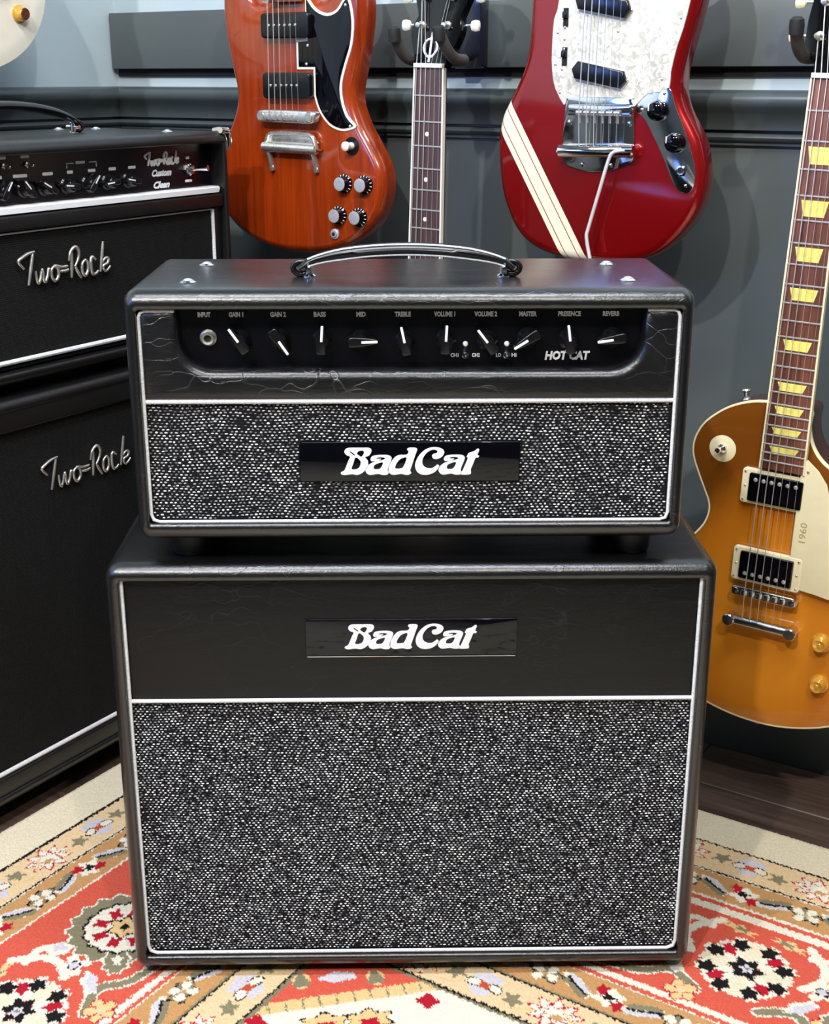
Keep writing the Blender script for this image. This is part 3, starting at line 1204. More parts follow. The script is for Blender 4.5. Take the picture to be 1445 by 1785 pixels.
def strap_handle(parent, xa, xb, y, z, rise, width=0.011, piped=True):
    """leather strap on two chrome posts, white piping along both edges"""
    n = 24
    c = []
    e = 0.010
    for i in range(n + 1):
        t = i / n
        x = xa - e + (xb - xa + 2 * e) * t
        s = 4 * t * (1 - t)
        c.append((x, y, z + 0.008 + rise * (s ** 0.62)))
    th = [0.0062 * (0.6 + 0.4 * min(1, 5.0 * min(i, n - i) / n)) for i in range(n + 1)]
    g = G()
    loops = []
    for i, p in enumerate(c):
        t = (Vector(c[min(i + 1, n)]) - Vector(c[max(i - 1, 0)])).normalized()
        nn = Vector((-t.z, 0, t.x))
        ww = width * (0.62 + 0.38 * min(1, 4.0 * min(i, n - i) / n))
        lp = []
        for k in range(12):
            a = 2 * PI * k / 12
            lp.append(Vector(p) + nn * th[i] * math.sin(a) + Vector((0, ww * math.cos(a), 0)))
        loops.append(lp)
    g.loops(loops)
    for sx, x in ((-1, xa), (1, xb)):      # looped ends
        g.tube([(x + sx * (e - 0.002 + 0.008 * math.cos(a)), y, z + 0.0085 + 0.0062 * math.sin(a)) for a in [PI * 2 * k / 14 for k in range(14)]],
               0.003, 8, True, 1.0)
    o = mk('handle_strap', g, 'black', parent, 50)
    if piped:
        for s in (-1, 1):
            pts = []
            for i, p in enumerate(c[1:-1], 1):
                ww = width * (0.62 + 0.38 * min(1, 4.0 * min(i, n - i) / n))
                pts.append((p[0], p[1] - ww * 0.72, p[2] + s * th[i] * 0.80))
            mk('edge_stitching', G().tube(pts, 0.0010, 6), 'piping', o)
    for x in (xa, xb):
        pg = G().lathe([(0.0068, 0), (0.0068, 0.0012), (0.0042, 0.003), (0.0036, 0.012), (0.0048, 0.0135), (0.0042, 0.0165), (0, 0.0175)], (x, y, z), (0, 0, 1), 16)
        pg.cyl((x, y - 0.012, z + 0.008), (x, y + 0.012, z + 0.008), 0.0026)
        mk('handle_post', pg, 'chrome', parent)
    return o


def foot(parent, x, y, z0, z1, r=0.02):
    g = G().lathe([(r * 0.86, 0), (r * 0.92, 0.002), (r, z1 - z0 - 0.002), (r, z1 - z0)], (x, y, z0), (0, 0, 1), 20)
    return mk('rubber_foot', g, 'rubber', parent)


# --- the head ---
ZC = 0.496                                    # top of the speaker cabinet
hd = thing('amplifier_head', 'black guitar amplifier head with pointer knobs and strap handle, stacked on the centre cabinet',
           'amplifier', (-0.004, 0.0, ZC), (0, 0, YAW), None, (0, 0, ZC))
HW, HZ0, HZ1, HD = 0.533, 0.5205, 0.7665, 0.222
LIP = 0.0125
mk('cabinet_shell', shell(HW, HZ0, HZ1, HD, LIP, 0.0185), 'tolex', hd, 50)
XI = HW / 2 - LIP - 0.0005
PZ0, PZ1, PZM = 0.5400, 0.7465, 0.6597
# upper covered baffle with the open control bay
bay = []
for k in range(9):
    a = math.radians(180 + 90 * k / 8)
    bay.append((-0.186 + 0.031 * math.cos(a), 0.7205 + 0.031 * math.sin(a)))
bayr = []
for k in range(9):
    a = math.radians(270 + 90 * k / 8)
    bayr.append((0.188 + 0.031 * math.cos(a), 0.7205 + 0.031 * math.sin(a)))
ush = [(-XI, PZM), (XI, PZM), (XI, 0.7480), (0.2195, 0.7480)] + bayr[::-1] + bay[::-1] + [(-0.2175, 0.7480), (-XI, 0.7480)]
ush2 = []
for i, p in enumerate(ush):
    ush2.append(p)
mk('upper_baffle', G().prism(ush2, 0.004, 0.044, 0.0100, 0, 6), 'tolex_front', hd, 60)
# control panel
cp = mk('control_panel', G().box(-0.232, 0.232, 0.022, 0.041, 0.672, 0.7478), 'panel', hd)
kx = [-0.1642, -0.1272, -0.0871, -0.0502, -0.0090, 0.0296, 0.0692, 0.1072, 0.1463, 0.1875]
kz = [0.7174, 0.7191, 0.7174, 0.7174, 0.7163, 0.7174, 0.7163, 0.7191, 0.7174, 0.7191]
ka = [-35, 146, 4, 88, -12, 3, -38, -122, -8, -98]
for x, z, a in zip(kx, kz, ka):
    chicken_knob(cp, x + 0.004, z - 0.0010, 0.022, a)
lx = [-0.1975, -0.1675, -0.1281, -0.0888, -0.0500, -0.0107, 0.0287, 0.0675, 0.1074, 0.1467, 0.1860]
ln = ['INPUT', 'GAIN 1', 'GAIN 2', 'BASS', 'MID', 'TREBLE', 'VOLUME 1', 'VOLUME 2', 'MASTER', 'PRESENCE', 'REVERB']
lw = [0.0115, 0.0130, 0.0140, 0.0110, 0.0085, 0.0145, 0.0190, 0.0205, 0.0160, 0.0205, 0.0150]
for x, s, w in zip(lx, ln, lw):
    text('panel_lettering', s, x + 0.004, 0.7400, 0.0043, 'white', cp, 0.0217, w * 1.05, 0.00030)
text('panel_lettering', 'HOT CAT', 0.150, 0.7000, 0.0076, 'white', cp, 0.0217, 0.0430, 0.00055, 0.15)
for s, x in (('CH1', 0.0424), ('CH2', 0.0628), ('LO', 0.0843), ('HI', 0.0992)):
    text('panel_lettering', s, x, 0.7008, 0.0034, 'white', cp, 0.0217, 0.0075 if len(s) == 3 else 0.0048, 0.00015)
jk = G().lathe([(0.0080, 0), (0.0080, 0.0015), (0.0062, 0.0030), (0.0058, 0.0062), (0.0036, 0.0066), (0.0032, 0.0045), (0.0032, 0.0)], (-0.1905, 0.022, 0.7185), (0, -1, 0), 20)
jo = mk('input_jack', jk, 'nickel', cp)
mk('jack_hole', G().cyl((-0.1905, 0.0185, 0.7185), (-0.1905, 0.0180, 0.7185), 0.0033, None, 14), 'gap', jo)
for x in (0.0527, 0.0920):
    mk('indicator_lamp', G().lathe([(0.0026, 0), (0.0026, 0.001), (0.0018, 0.0022), (0, 0.0026)], (x, 0.022, 0.7118), (0, -1, 0), 12), 'white', cp)
    tg = G().lathe([(0.0034, 0), (0.0034, 0.0015), (0.0024, 0.0022), (0.0022, 0.004)], (x, 0.022, 0.7008), (0, -1, 0), 12)
    tg.tube([(x, 0.019, 0.7008), (x + 0.0005, 0.013, 0.7030), (x + 0.0008, 0.009, 0.7045)], [0.0009, 0.0012, 0.0017], 8)
    mk('toggle_switch', tg, 'chrome', cp)
# grille cloth, stitches, piping, badge
gx, gz0, gz1 = XI - 0.0006, PZ0 + 0.001, PZM - 0.001
mk('grille_board', G().box(-gx, gx, 0.010, 0.04, gz0, gz1), 'cloth_base', hd)
wv = mk('grille_weave', weave(-gx, gx, gz0, gz1, 0.010, hole=(-0.1075, 0.1065, 0.5795, 0.6190)), 'nub', hd, 60)
wv['kind'] = 'stuff'
mk('piping', bar(-gx, PZM, gx, PZM, 0.0078, 0.0022), 'piping', hd)
xp = XI - 0.0012
mk('piping', G().tube([(-0.219, 0.0065, PZ1)] + [(-xp + 0.006, 0.0065, PZ1), (-xp + 0.002, 0.0065, PZ1 - 0.0015), (-xp, 0.0065, PZ1 - 0.006),
                      (-xp, 0.0065, PZ0 + 0.008), (-xp + 0.002, 0.0065, PZ0 + 0.002), (-xp + 0.008, 0.0065, PZ0),
                      (xp - 0.008, 0.0065, PZ0), (xp - 0.002, 0.0065, PZ0 + 0.002), (xp, 0.0065, PZ0 + 0.008),
                      (xp, 0.0065, PZ1 - 0.006), (xp - 0.002, 0.0065, PZ1 - 0.0015), (xp - 0.006, 0.0065, PZ1), (0.222, 0.0065, PZ1)], 0.0018, 8), 'piping', hd, 70)
bd = mk('badge', G().prism(rrect(-0.0005, 0.5998, 0.213, 0.0392, 0.003), 0.0072, 0.012, 0.0006), 'gloss', hd)
badge_letters(bd, -0.0673, 0.5868, 0.1338, 0.0068)
for x, y in ((-0.211, 0.049), (-0.209, 0.168), (0.207, 0.168), (0.2105, 0.056)):
    top_screw(hd, x, y, HZ1)
strap_handle(hd, -0.0975, 0.0925, 0.084, HZ1, 0.0190)
for x in (-0.222, 0.225):
    for y in (0.046, 0.185):
        foot(hd, x, y, ZC + 0.0003, HZ0 + 0.001)

# --- the speaker cabinet ---
sc_ = thing('speaker_cabinet', 'black speaker cabinet with salt-and-pepper grille standing on the rug under the amplifier head', 'speaker cabinet',
            (-0.002, 0.0, RZ), (0, 0, YAW), None, (0, 0, RZ))
CW, CZ0, CZ1, CD = 0.6105, 0.0215, ZC, 0.275
CL = 0.0145
mk('cabinet_shell', shell(CW, CZ0, CZ1, CD, CL, 0.0172), 'tolex', sc_, 50)
XC = CW / 2 - CL - 0.0005
CP0, CP1, CPM = 0.0405, 0.4785, 0.3455
mk('upper_baffle', G().prism([(-XC, CPM), (XC, CPM), (XC, CP1 + 0.002), (-XC, CP1 + 0.002)], 0.009, 0.044, 0.001), 'tolex_smooth', sc_)
cg = XC - 0.0006
mk('grille_board', G().box(-cg, cg, 0.010, 0.04, CP0 + 0.001, CPM - 0.001), 'cloth_base', sc_)
wv = mk('grille_weave', weave(-cg, cg, CP0 + 0.001, CPM - 0.001, 0.010, 0.0044, 0.0029), 'nub', sc_, 60)
wv['kind'] = 'stuff'
mk('piping', bar(-cg, CPM, cg, CPM, 0.0078, 0.0022), 'piping', sc_)
xp = XC - 0.0012
mk('piping', G().tube([(-xp, 0.0068, CP1 + 0.001), (-xp, 0.0068, CP0 + 0.010), (-xp + 0.002, 0.0068, CP0 + 0.003), (-xp + 0.009, 0.0068, CP0),
                      (xp - 0.009, 0.0068, CP0), (xp - 0.002, 0.0068, CP0 + 0.003), (xp, 0.0068, CP0 + 0.010), (xp, 0.0068, CP1 + 0.001)], 0.0020, 8), 'piping', sc_, 70)
bd = mk('badge', G().prism(rrect(-0.0010, 0.4148, 0.2140, 0.0400, 0.003), 0.0076, 0.012, 0.0006), 'gloss', sc_)
badge_letters(bd, -0.0686, 0.4024, 0.1336, 0.0072)
mk('badge_edge', bar(-0.1065, 0.3945, 0.1045, 0.3945, 0.0078, 0.0009), 'chrome', bd)
for x in (-0.255, 0.255):
    for y in (0.045, 0.23):
        foot(sc_, x, y, RZ + 0.0006, CZ0 + 0.001, 0.019)

# --- the second stack by the left wall: local x runs away along the left wall, front faces -y ---
UF = -0.787
SCRIPT = [[(210, 382), (150, 320), (205, 278), (270, 245), (350, 225)], [(332, 232), (312, 300), (285, 400), (248, 530)],
          [(348, 400), (350, 470), (368, 515), (400, 460), (425, 390), (432, 470), (450, 500), (485, 440), (505, 375), (530, 400)],
          [(585, 350), (540, 385), (535, 450), (570, 490), (615, 450), (620, 385), (585, 350), (660, 362), (740, 352)],
          [(640, 400), (700, 398), (750, 385)],
          [(805, 215), (796, 330), (780, 462)], [(765, 305), (790, 225), (850, 172), (895, 205), (885, 280), (835, 355)], [(835, 355), (865, 410), (903, 462)],
          [(975, 290), (930, 330), (925, 410), (955, 442), (995, 395), (1000, 320), (975, 290)], [(1108, 290), (1060, 262), (1040, 330), (1050, 420), (1090, 425), (1130, 395)],
          [(1222, 115), (1195, 250), (1160, 405)], [(1175, 345), (1225, 280), (1275, 275), (1262, 320), (1200, 350), (1228, 402), (1295, 350)]]


def script_logo(parent, x0, z0, w, y, r, mat, slope=0.0):
    """the raised script name, stroke by stroke, levelled from its slanted view"""
    k = w / (1295 - 150)
    for st in SCRIPT:
        pts = smooth([(p[0], p[1] + (p[0] - 150) * 0.115) for p in st], 3, False)
        n = len(pts)
        mk('script_stroke', G().tube([(x0 + (p[0] - 150) * k, y, z0 + (560 - p[1]) * k * 1.02) for p in pts],
                                     [r * (0.75 + 0.35 * math.sin(PI * i / (n - 1))) for i in range(n)], 6, False, 1.0), mat, parent, 70)


lh_loc = RP(UF, 0.0, 0.578)
lh = thing('amplifier_head', 'black amplifier head with raised silver script, atop the stack by the left wall', 'amplifier',
           lh_loc, (0, 0, ROT_LEFT), None, (0, 0, 0.578))
# local frame: x=0 at the back wall, negative x towards the camera
LX0, LX1 = -0.842, -0.236
lcx = (LX0 + LX1) / 2
LW = LX1 - LX0
g = shell(LW, 0.588, 0.8785, 0.27, 0.0125)
mk('cabinet_shell', G().add(g, Matrix.Translation((lcx, 0, 0))), 'tolex_dark', lh, 50)
LI0, LI1 = LX0 + 0.0135, LX1 - 0.0135
lp = mk('control_panel', G().box(LI0, LI1, 0.026, 0.040, 0.803, 0.868), 'panel', lh)
mk('panel_trim', G().prism([(LI0, 0.793), (LI1, 0.793), (LI1, 0.8025), (LI0, 0.8025)], 0.006, 0.03, 0.008), 'white', lh)
mk('crossbar', G().box(LI0, LI1, 0.004, 0.03, 0.7745, 0.7925, 0.003), 'tolex_dark', lh)
mk('grille_board', G().box(LI0 + 0.001, LI1 - 0.001, 0.014, 0.04, 0.606, 0.7745), 'cloth_dark', lh)
gl0, gl1 = LI0 + 0.012, LX1 - 0.030
mk('piping', bar(gl0, 0.7710, gl1, 0.7710, 0.012, 0.0011), 'piping', lh)
mk('piping', bar(gl1, 0.7710, gl1, 0.6175, 0.012, 0.0026), 'piping', lh)
mk('piping', bar(gl0, 0.6150, gl1, 0.6150, 0.012, 0.0032), 'piping', lh)
mk('piping', bar(gl0, 0.7710, gl0, 0.6175, 0.012, 0.0026), 'piping', lh)
mk('side_cover', G().box(gl1 + 0.003, LI1, 0.010, 0.03, 0.603, 0.7745, 0.002), 'tolex_dark', lh)
script_logo(lh, -0.631, 0.7035, 0.153, 0.0085, 0.0022, 'nickel')


def ball_knob(parent, x, z, y, ang):
    g = G().lathe([(0.0105, 0), (0.0105, 0.003), (0.0085, 0.0048), (0.0078, 0.014), (0.0064, 0.0158), (0.0, 0.0160)], (0, 0, 0), (0, -1, 0), 18)
    g.prism(smooth([(-0.0035, -0.0100), (0.0, -0.0112), (0.0035, -0.0100), (0.0034, 0.0), (0.0022, 0.0125), (0.0, 0.0150), (-0.0022, 0.0125), (-0.0034, 0.0)], 3), -0.0175, -0.002, 0.001)
    rot = Matrix.Translation((x, y, z)) @ Matrix.Rotation(math.radians(ang), 4, 'Y')
    o = mk('knob', G().add(g, rot), 'black', parent)
    mk('pointer_line', G().add(G().box(-0.0009, 0.0009, -0.0181, -0.0170, 0.001, 0.0135, 0.0004), rot), 'white', o)


for x, a in zip((-0.746, -0.709, -0.672, -0.636, -0.599, -0.566, -0.529, -0.493, -0.4575, -0.4195), (10, -30, 40, 35, -40, -60, -85, 40, -95, -80)):
    ball_knob(lp, x, 0.8205, 0.026, a)
for x, w in ((-0.676, 0.012), (-0.636, 0.014), (-0.6005, 0.022), (-0.5564, 0.017), (-0.5192, 0.010), (-0.4815, 0.013), (-0.4446, 0.013), (-0.4084, 0.014)):
    mk('panel_mark', G().box(x - w / 2, x + w / 2, 0.0255, 0.0262, 0.8345, 0.8385, 0.0012), 'white', lp)
for x, z, w in ((-0.5003, 0.8476, 0.016), (-0.6255, 0.8590, 0.011), (-0.5905, 0.8590, 0.013), (-0.2977, 0.8436, 0.007), (-0.2979, 0.8121, 0.014)):
    mk('panel_mark', G().box(x - w / 2, x + w / 2, 0.0255, 0.0262, z - 0.0018, z + 0.0018, 0.0012), 'white', lp)
for x in (-0.5240, -0.4730):
    s = 1 if x < -0.50 else -1
    mk('panel_mark', G().tube([(x, 0.0255, 0.8410), (x, 0.0255, 0.8472), (x + s * 0.012, 0.0255, 0.8472)], 0.0006, 6), 'ink', lp)
for x in (-0.6256, -0.5893):
    mk('toggle_switch', G().lathe([(0.004, 0), (0.004, 0.002), (0.0015, 0.003), (0.0018, 0.011), (0, 0.012)], (x, 0.026, 0.8495), (0.2, -1, -0.1), 10), 'chrome', lp)
script_logo(lp, -0.3835, 0.8355, 0.067, 0.0255, 0.0017, 'white')
text('panel_lettering', 'Custom', -0.3515, 0.8258, 0.0085, 'white', lp, 0.0256, 0.039, 0.0006, 0.4)
text('panel_lettering', 'Clean', -0.3530, 0.8098, 0.0085, 'white', lp, 0.0256, 0.032, 0.0006, 0.4)
sw = G().lathe([(0.0085, 0), (0.0085, 0.003), (0.0062, 0.004), (0.0058, 0.009), (0.0022, 0.0095)], (-0.297, 0.026, 0.8275), (0, -1, 0), 8)
sw.tube([(-0.297, 0.018, 0.8275), (-0.293, 0.008, 0.8290), (-0.289, -0.004, 0.8300)], [0.0020, 0.0028, 0.0042], 10)
mk('power_switch', sw, 'chrome', lp)
# chrome corner caps, top screws, handle, feet
for x in (LX1, LX0):
    s = 1 if x == LX1 else -1
    cg_ = G()
    cg_.tube([(x - s * 0.014, 0.004, 0.8795), (x - s * 0.002, 0.004, 0.8770), (x + s * 0.0005, 0.004, 0.866), (x + s * 0.0005, 0.005, 0.853)], [0.004, 0.007, 0.007, 0.005], 10)
    cg_.tube([(x - s * 0.002, 0.002, 0.8765), (x - s * 0.002, 0.016, 0.8785), (x - s * 0.004, 0.026, 0.8785)], [0.007, 0.006, 0.004], 10)
    mk('corner_cap', cg_, 'chrome', lh)
for x, y in ((-0.315, 0.045), (-0.300, 0.20), (-0.345, 0.23), (-0.76, 0.05), (-0.76, 0.21)):
    top_screw(lh, x, y, 0.8785)
strap_handle(lh, -0.66, -0.405, 0.135, 0.8785, 0.030, 0.014, False)
for x in (LX0 + 0.06, LX1 - 0.06):
    for y in (0.05, 0.22):
        foot(lh, x, y, 0.5738, 0.589)

lc_loc = RP(UF, 0.0, 0.0)
lc = thing('speaker_cabinet', 'tall black speaker cabinet with dark grille and white lower piping, by the left wall', 'speaker cabinet', lc_loc, (0, 0, ROT_LEFT))
g = shell(LW, 0.032, 0.5735, 0.30, 0.0135)
mk('cabinet_shell', G().add(g, Matrix.Translation((lcx, 0, 0))), 'tolex_dark', lc, 50)
mk('grille_board', G().box(LI0 + 0.001, LI1 - 0.001, 0.012, 0.04, 0.047, 0.560), 'cloth_dark', lc)
mk('top_rail', G().prism([(LI0, 0.530), (LI1, 0.530), (LI1, 0.5605), (LI0, 0.5605)], 0.003, 0.03, 0.004), 'tolex_dark', lc)
mk('piping', bar(LI0 + 0.002, 0.0760, LI1 - 0.002, 0.0760, 0.010, 0.0032), 'piping', lc)
mk('lower_rail', G().prism([(LI0, 0.045), (LI1, 0.045), (LI1, 0.0725), (LI0, 0.0725)], 0.004, 0.03, 0.003), 'tolex_dark', lc)
script_logo(lc, -0.6255, 0.4360, 0.158, 0.0075, 0.0020, 'nickel')
for x in (LX0 + 0.07, LX1 - 0.07):
    for y in (0.06, 0.25):
        foot(lc, x, y, 0.0, 0.033, 0.022)

# ------------------------------------------------------------------ guitars (local: x right, -y towards the viewer, z up, origin at the bridge on the body face)
mm = lambda pts: [(x / 1000.0, z / 1000.0) for x, z in pts]


def screw(parent, x, z, y, r=0.0028, mat='steel'):
    return mk('screw', G().lathe([(r, 0), (r * 0.9, 0.0006), (r * 0.5, 0.0011), (0, 0.0012)], (x, y, z), (0, -1, 0), 10), mat, parent)


def fretz(scale, k):
    return scale * 2 ** (-k / 12.0)


def neck(t, scale, nutw, endw, z_end, yf, board, back, frets, binding=None, inlay=None, nut='ivory', string_to=0.0, sy_bridge=-0.016, spread=0.0505, slen=0.0):
    """fingerboard, neck, frets, inlays, nut and six strings"""
    def half(z):
        return (endw + (nutw - endw) * (z - z_end) / (scale - z_end)) / 2
    g = G().prism([(-half(z_end), z_end), (half(z_end), z_end), (half(scale), scale), (-half(scale), scale)], yf, yf + 0.0065, 0.0008)
    fb = mk('fingerboard', g, board, t)
    nk = G()
    lps = []
    for z, dpt in ((z_end + 0.02, 0.026), (z_end + 0.09, 0.0225), (scale - 0.02, 0.0195), (scale + 0.004, 0.020)):
        w = half(min(z, scale))
        lps.append([(w * math.cos(a) * (1.0), yf + 0.0065 + dpt * math.sin(a) if 0 < a < PI else yf + 0.0065, z)
                    for a in [PI * k / 10 for k in range(11)]])
    nk.loops(lps)
    mk('neck', nk, back, t, 50)
    if binding:
        for s in (-1, 1):
            b = G().prism([(s * half(z_end) - 0.0011, z_end), (s * half(z_end) + 0.0011, z_end), (s * half(scale) + 0.0011, scale), (s * half(scale) - 0.0011, scale)], yf - 0.0003, yf + 0.0066)
            mk('neck_binding', b, binding, fb)
    for k in range(1, frets + 1):
        z = fretz(scale, k)
        if z < z_end + 0.002:
            break
        w = half(z) - (0.0008 if binding else 0)
        mk('fret', G().tube([(-w, yf - 0.0002, z), (w, yf - 0.0002, z)], 0.0011, 6), 'steel', fb)
    if inlay:
        for k in inlay[1]:
            zc = (fretz(scale, k) + fretz(scale, k - 1)) / 2
            hgt = (fretz(scale, k - 1) - fretz(scale, k))
            if inlay[0] == 'trapezoid':
                w0, w1 = half(zc) * 0.68, half(zc) * 0.52
                hh = min(0.0098, hgt * 0.33)
                mk('inlay', G().prism([(-w1, zc - hh), (w1, zc - hh), (w0, zc + hh), (-w0, zc + hh)], yf - 0.0004, yf + 0.001), 'inlay', fb)
            else:
                mk('inlay', G().cyl((0, yf + 0.001, zc), (0, yf - 0.0004, zc), 0.0031, None, 14), 'dot', fb)
    w = half(scale)
    mk('nut', G().box(-w, w, yf - 0.003, yf + 0.0065, scale, scale + 0.0055, 0.0006), nut, t)
    return half


def strings(t, top_pts, z_bridge, y_bridge, z_tail, y_tail, y_nut, z_nut, spread_b, spread_n):
    """six strings: tail, bridge, nut, tuner post"""
    for i in range(6):
        f = (i - 2.5) / 5.0
        r = (0.00075, 0.00066, 0.00055, 0.00026, 0.00022, 0.00018)[i]
        pts = [(f * spread_b * 0.98, y_tail, z_tail), (f * spread_b, y_bridge, z_bridge), (f * spread_n, y_nut, z_nut)]
        if top_pts:
            pts.append((top_pts[i][0], y_nut + top_pts[i][2], top_pts[i][1]))
        mk('string', G().tube(pts, r, 6), 'steel', t)


def tuner(t, x, z, y, side, peg='ivory', post=True):
    o = mk('tuner', G().lathe([(0.0055, 0), (0.0052, 0.002), (0.0032, 0.003), (0.0030, 0.010), (0.0034, 0.012), (0, 0.0125)], (x, y, z), (0, -1, 0), 12), 'nickel', t)
    bx = x + side * 0.030
    mk('tuner_button', G().add(G().lathe([(0.002, 0), (0.006, 0.002), (0.0075, 0.008), (0.0065, 0.013), (0, 0.0145)], (0, 0, 0), (side, 0, 0), 10),
                               Matrix.Translation((bx - side * 0.004, y + 0.014, z)) @ Matrix.Diagonal((1, 0.55, 1, 1))), peg, o)
    mk('tuner_shaft', G().cyl((x, y + 0.014, z), (bx, y + 0.014, z), 0.0018, None, 8), 'nickel', o)
    return o


def headstock(t, outline, yf, mat, tilt, z_nut):
    """flat headstock leaning back from the nut"""
    g = G().prism(outline, 0.0, 0.014, 0.001)
    m = Matrix.Translation((0, yf + 0.003, z_nut + 0.004)) @ Matrix.Rotation(-tilt, 4, 'X')
    return mk('headstock', G().add(g, m), mat, t), m


def humbucker(t, x, z, y, screws_up):
    ring = G().prism(rrect(x, z, 0.089, 0.0455, 0.004), y - 0.006, y, 0.001)
    o = mk('pickup_ring', ring, 'cream', t)
    p = mk('pickup', G().prism(rrect(x, z, 0.0685, 0.0365, 0.002), y - 0.010, y - 0.003, 0.001), 'gloss', o)
    for i in range(6):
        xx = x + (i - 2.5) * 0.0102
        zz = z + (0.0105 if screws_up else -0.0105)
        mk('pole_screw', G().lathe([(0.0028, 0), (0.0026, 0.0009), (0.0012, 0.0015), (0, 0.0016)], (xx, y - 0.010, zz), (0, -1, 0), 10), 'steel', p)
    for sx in (-1, 1):
        for sz in (-1, 1):
            screw(o, x + sx * 0.0405, z + sz * 0.0185, y - 0.006, 0.0019, 'nickel')
        screw(o, x + sx * 0.0395, z, y - 0.006, 0.0016, 'nickel')
    return o


def top_hat(t, x, z, y, mat='gold', r=0.0125, cap=None):
    o = mk('knob', G().lathe([(r, 0), (r * 1.0, 0.0025), (r * 0.86, 0.0035), (r * 0.72, 0.012), (r * 0.62, 0.0135), (r * 0.55, 0.0130), (r * 0.25, 0.0126), (r * 0.2, 0.0134), (0, 0.0136)], (x, y, z), (0, -1, 0), 20), mat, t)
    if cap:
        mk('knob_cap', G().lathe([(r * 0.64, 0.0125), (r * 0.64, 0.0142), (r * 0.58, 0.0148), (0, 0.0146)], (x, y, z), (0, -1, 0), 18), cap, o)
    return o


SC_OUT = mm([(0, -188), (32, -186), (66, -178), (99, -165), (128, -145), (150, -118), (162, -88), (164, -55), (156, -20), (140, 14), (121, 42), (104, 68), (97, 92),
             (99, 112), (108, 132), (116, 150), (115, 166), (104, 176), (86, 177), (70, 174), (54, 178.6), (40, 190), (30, 206), (25, 225), (24.5, 246),
             (0, 249), (-34.5, 248), (-57, 243.5), (-79, 234), (-97, 221), (-111, 206), (-119.5, 188), (-121.6, 172), (-118.5, 157), (-110, 138),
             (-100, 118), (-93.3, 104), (-91.8, 91), (-95.6, 76), (-104, 62), (-121, 40), (-140, 12), (-156, -22), (-164, -57), (-162, -90), (-150, -120), (-128, -147),
             (-99, -167), (-66, -179), (-32, -186)])


